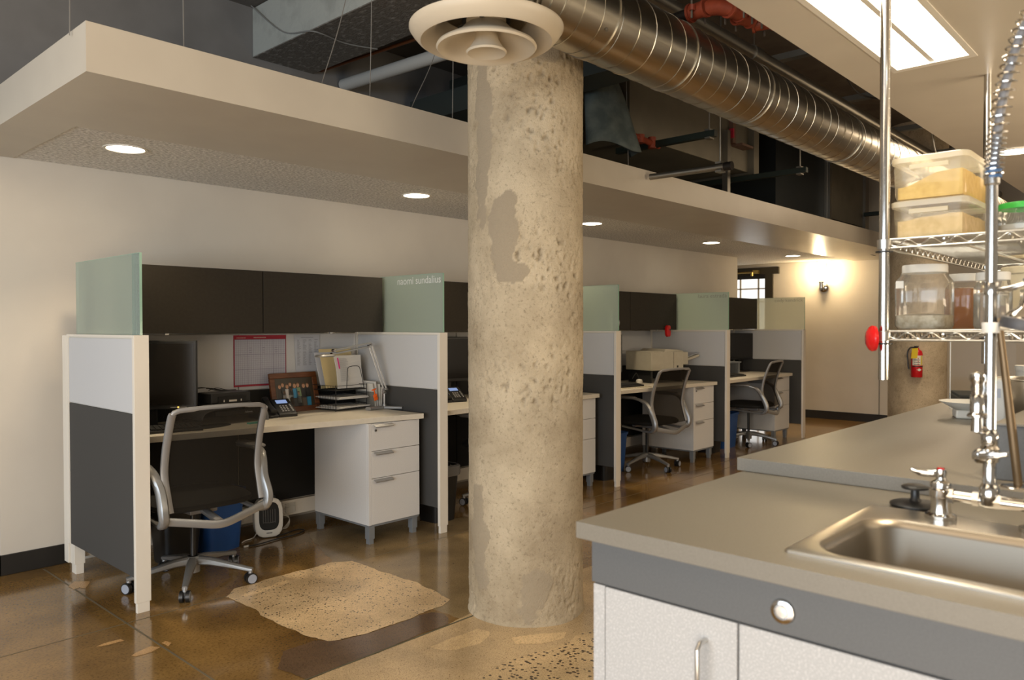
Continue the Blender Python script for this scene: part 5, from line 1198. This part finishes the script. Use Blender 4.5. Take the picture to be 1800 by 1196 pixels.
# red disc on the near post
rt = thing('red_kitchen_timer', 'glossy red round disc clipped edge-on to the near shelf post', 'timer', (2.115, .680, 1.238))
MB().at((0, 0, 0), R(215), R(90)).lathe([(0, .014), (.020, .012), (.030, .006), (.034, 0), (.033, -.007), (.024, -.009), (0, -.009)], n=36).build('body', REDG, rt)

# tubs
def tub(loc, label, cont, lvl, wavy, h_=.098):
    t = thing('storage_tub', label, 'food tub', loc, 0, 'stacked tubs on the upper shelf')
    W, D = .175, .27
    def lp(x0, x1, y0, y1, r): return rr(x0, x1, y0, y1, r, 5)
    b = MB(); L3 = [(lp(.008, D-.008, -W+.008, -.008, .02), 0), (lp(.003, D-.003, -W+.003, -.003, .022), .012), (lp(0, D, -W, 0, .022), h_-.012)]
    vs = []; n = len(L3[0][0])
    for q_, z in L3: vs += [(x, y, z) for x, y in q_]
    b.add(vs, [tuple(range(n))]+[(j*n+k, j*n+(k+1) % n, (j+1)*n+(k+1) % n, (j+1)*n+k) for j in range(2) for k in range(n)], 0, True); b.build('tub', MILKY, t)
    l_ = MB(); L3 = [(lp(-.004, D+.004, -W-.004, .004, .024), h_-.016), (lp(-.005, D+.005, -W-.005, .005, .024), h_-.003), (lp(0, D, -W, 0, .022), h_), (lp(.012, D-.012, -W+.012, -.012, .02), h_-.002)]
    vs = []
    for q_, z in L3: vs += [(x, y, z) for x, y in q_]
    l_.add(vs, [tuple(range(3*n, 4*n))]+[(j*n+k, j*n+(k+1) % n, (j+1)*n+(k+1) % n, (j+1)*n+k) for j in range(3) for k in range(n)], 0, True); l_.build('lid', LIDM, t)
    MB().tube([(-.008, -.045, h_-.030), (-.008, -.135, h_-.030)], 1, 8, flat=(.003, .006)).build('latch', LIDM, t)
    g = MB(); nx, ny = 14, 14; vs = []; x0, x1, y0, y1 = .012, D-.012, -W+.012, -.012
    for j in range(ny+1):
        for i in range(nx+1):
            x = x0+(x1-x0)*i/nx; y = y0+(y1-y0)*j/ny
            u = (y1-y)/(y1-y0); vs.append((x, y, lvl+wavy*(.5-.5*math.cos(PI*min(1, u*1.25)))+.004*noise.noise(Vector((x*30, y*30, lvl*50)))))
    m0 = len(vs); fs = [(j*(nx+1)+i, j*(nx+1)+i+1, (j+1)*(nx+1)+i+1, (j+1)*(nx+1)+i) for j in range(ny) for i in range(nx)]
    bnd = [i for i in range(nx+1)]+[(j)*(nx+1)+nx for j in range(1, ny+1)]+[ny*(nx+1)+i for i in range(nx-1, -1, -1)]+[j*(nx+1) for j in range(ny-1, 0, -1)]
    for i in bnd: vs.append((vs[i][0], vs[i][1], .003))
    k_ = len(bnd)
    for q_ in range(k_): fs.append((bnd[q_], bnd[(q_+1) % k_], m0+(q_+1) % k_, m0+q_))
    fs.append(tuple(m0+q_ for q_ in range(k_)))
    g.add(vs, fs, 0, True).build('contents', cont, t)
    return t
tub((2.18, .654, 1.4985), 'lower lidded tub of pale yellow grain on the upper wire shelf', FLOUR, .046, .012)
tub((2.18, .654, 1.4985+.1), 'topmost lidded tub of bright yellow grain on the upper wire shelf', GRAIN, .034, .034, .112)
# jars
def jar(loc, label, r_, h_, cont=None, lvl=0, sq=4, lidm=WHT, neck=.8, lidh=.022, body=CLEAR, ribs=False, rz=0):
    t = thing('storage_jar', label, 'jar', loc, rz, 'storage jars on the wire shelves')
    hb_ = h_-lidh
    MB().lathe([(0, .002), (r_*.9, .002), (r_, .012), (r_, hb_*.80), (r_*.97, hb_*.86), (r_*neck*1.02, hb_*.95), (r_*neck, hb_)], n=40, sq=sq).build('body', body, t)
    MB().lathe([(0, h_), (r_*neck*1.04, h_), (r_*neck*1.08, h_-.003), (r_*neck*1.08, hb_-.0)], n=40).build('lid', lidm, t)
    if cont:
        MB().lathe([(0, .004), (r_*.88, .004), (r_*.97, .013), (r_*.97, lvl), (r_*.5, lvl+.005), (0, lvl+.002)], n=40, sq=sq).build('contents', cont, t)
    return t
JZ = 1.259
j_ = jar((2.36, .620, JZ), 'largest clear square-shouldered jar with a white lid, on the lower wire shelf', .066, .180, SALT, .040, 5)
MB().box(-.0685, -.0675, .035, .055, .115, .135).build('paper_label', WHT, j_)
jar((2.60, .575, JZ), 'clear jar with amber syrup and white lid behind the largest jar', .050, .165, AMBR, .120, 3)
jar((2.46, .475, JZ), 'tall clear jar of pale granules with a white lid', .045, .158, CLEAR, .10, 3, neck=.86)
jar((2.72, .53, JZ), 'small clear jar of dark red contents with a white lid', .042, .125, REDJ, .07, 3, neck=.95)
jar((2.62, .40, JZ), 'small clear empty jar behind the faucet riser', .040, .115, None, 0, 3, neck=.9, lidm=CLEAR)
jar((2.95, .46, JZ), 'opaque cream bucket at the back of the lower wire shelf', .085, .20, None, 0, 2.2, lidm=CREAM, neck=.95, body=CREAM)
jar((2.50, .410, 1.4985), 'wide clear jar of flour with a bright green lid on the upper wire shelf', .062, .105, WHT, .045, 3, lidm=GREENL, neck=.92, lidh=.016)
jar((2.62, .55, 1.4985), 'clear jar with a green lid just behind the stacked tubs', .05, .105, WHT, .06, 3, lidm=GREENL, neck=.92, lidh=.016) if False else None

# things on the island
sp_ = thing('stock_pot', 'brushed steel pot on the island near the right edge', 'pot', (3.20, .487, .946))
MB().lathe([(0, 0), (.115, 0), (.12, .006), (.12, .135), (.124, .138), (.124, .142), (.118, .142), (.116, .01), (0, .01)], n=48).build('body', STEEL, sp_)
cn = thing('white_canister', 'white round lidded canister behind the steel pot', 'canister', (3.62, .56, .946))
MB().lathe([(0, 0), (.055, 0), (.058, .15), (0, .15)], n=32).build('body', WHT, cn)
MB().lathe([(.061, .148), (.062, .168), (0, .172)], n=32).build('lid', WHT, cn)
sl_ = thing('kitchen_scale', 'white shallow bowl on a small scale on the island', 'bowl', (3.10, .665, .946), R(20))
MB().lathe([(0, .03), (.05, .03), (.095, .055), (.098, .058), (.09, .056), (.045, .036), (0, .036)], n=36).build('bowl', WHT, sl_)
MB().box(-.05, .05, -.05, .05, 0, .03).build('base', WHT, sl_, .006)
wb_ = thing('white_box', 'white box standing upright on the island just behind the faucet riser', 'box', (2.95, .565, .946), R(10))  # plain upright white box
MB().box(-.03, .05, -.035, .035, 0, .15).build('body', WHT, wb_, .006)
MB().box(-.0315, -.03, -.02, .02, .09, .12).build('label', PAPB, wb_)
bl = thing('black_grill', 'low black ridged appliance at the far end of the island', 'appliance', (3.72, .77, .946), R(20))
g = MB(); g.box(-.14, .14, -.09, .09, 0, .03)
for k in range(9): g.box(-.13+k*.03, -.115+k*.03, -.085, .085, .03, .042)
g.build('body', BLKM, bl, .004)
ac = thing('acrylic_guard', 'clear acrylic sheet standing on the island edge', 'guard', (3.40, .60, .946))
MB().box(0, .004, -.02, .20, 0, .30).build('sheet', ACRY, ac); MB().box(-.0005, .0045, .198, .201, 0, .30).box(-.0005, .0045, -.02, .20, 0, .003).build('sheet_edge', pr('acrylic_edge', (.55, .52, .45), .3), ac)
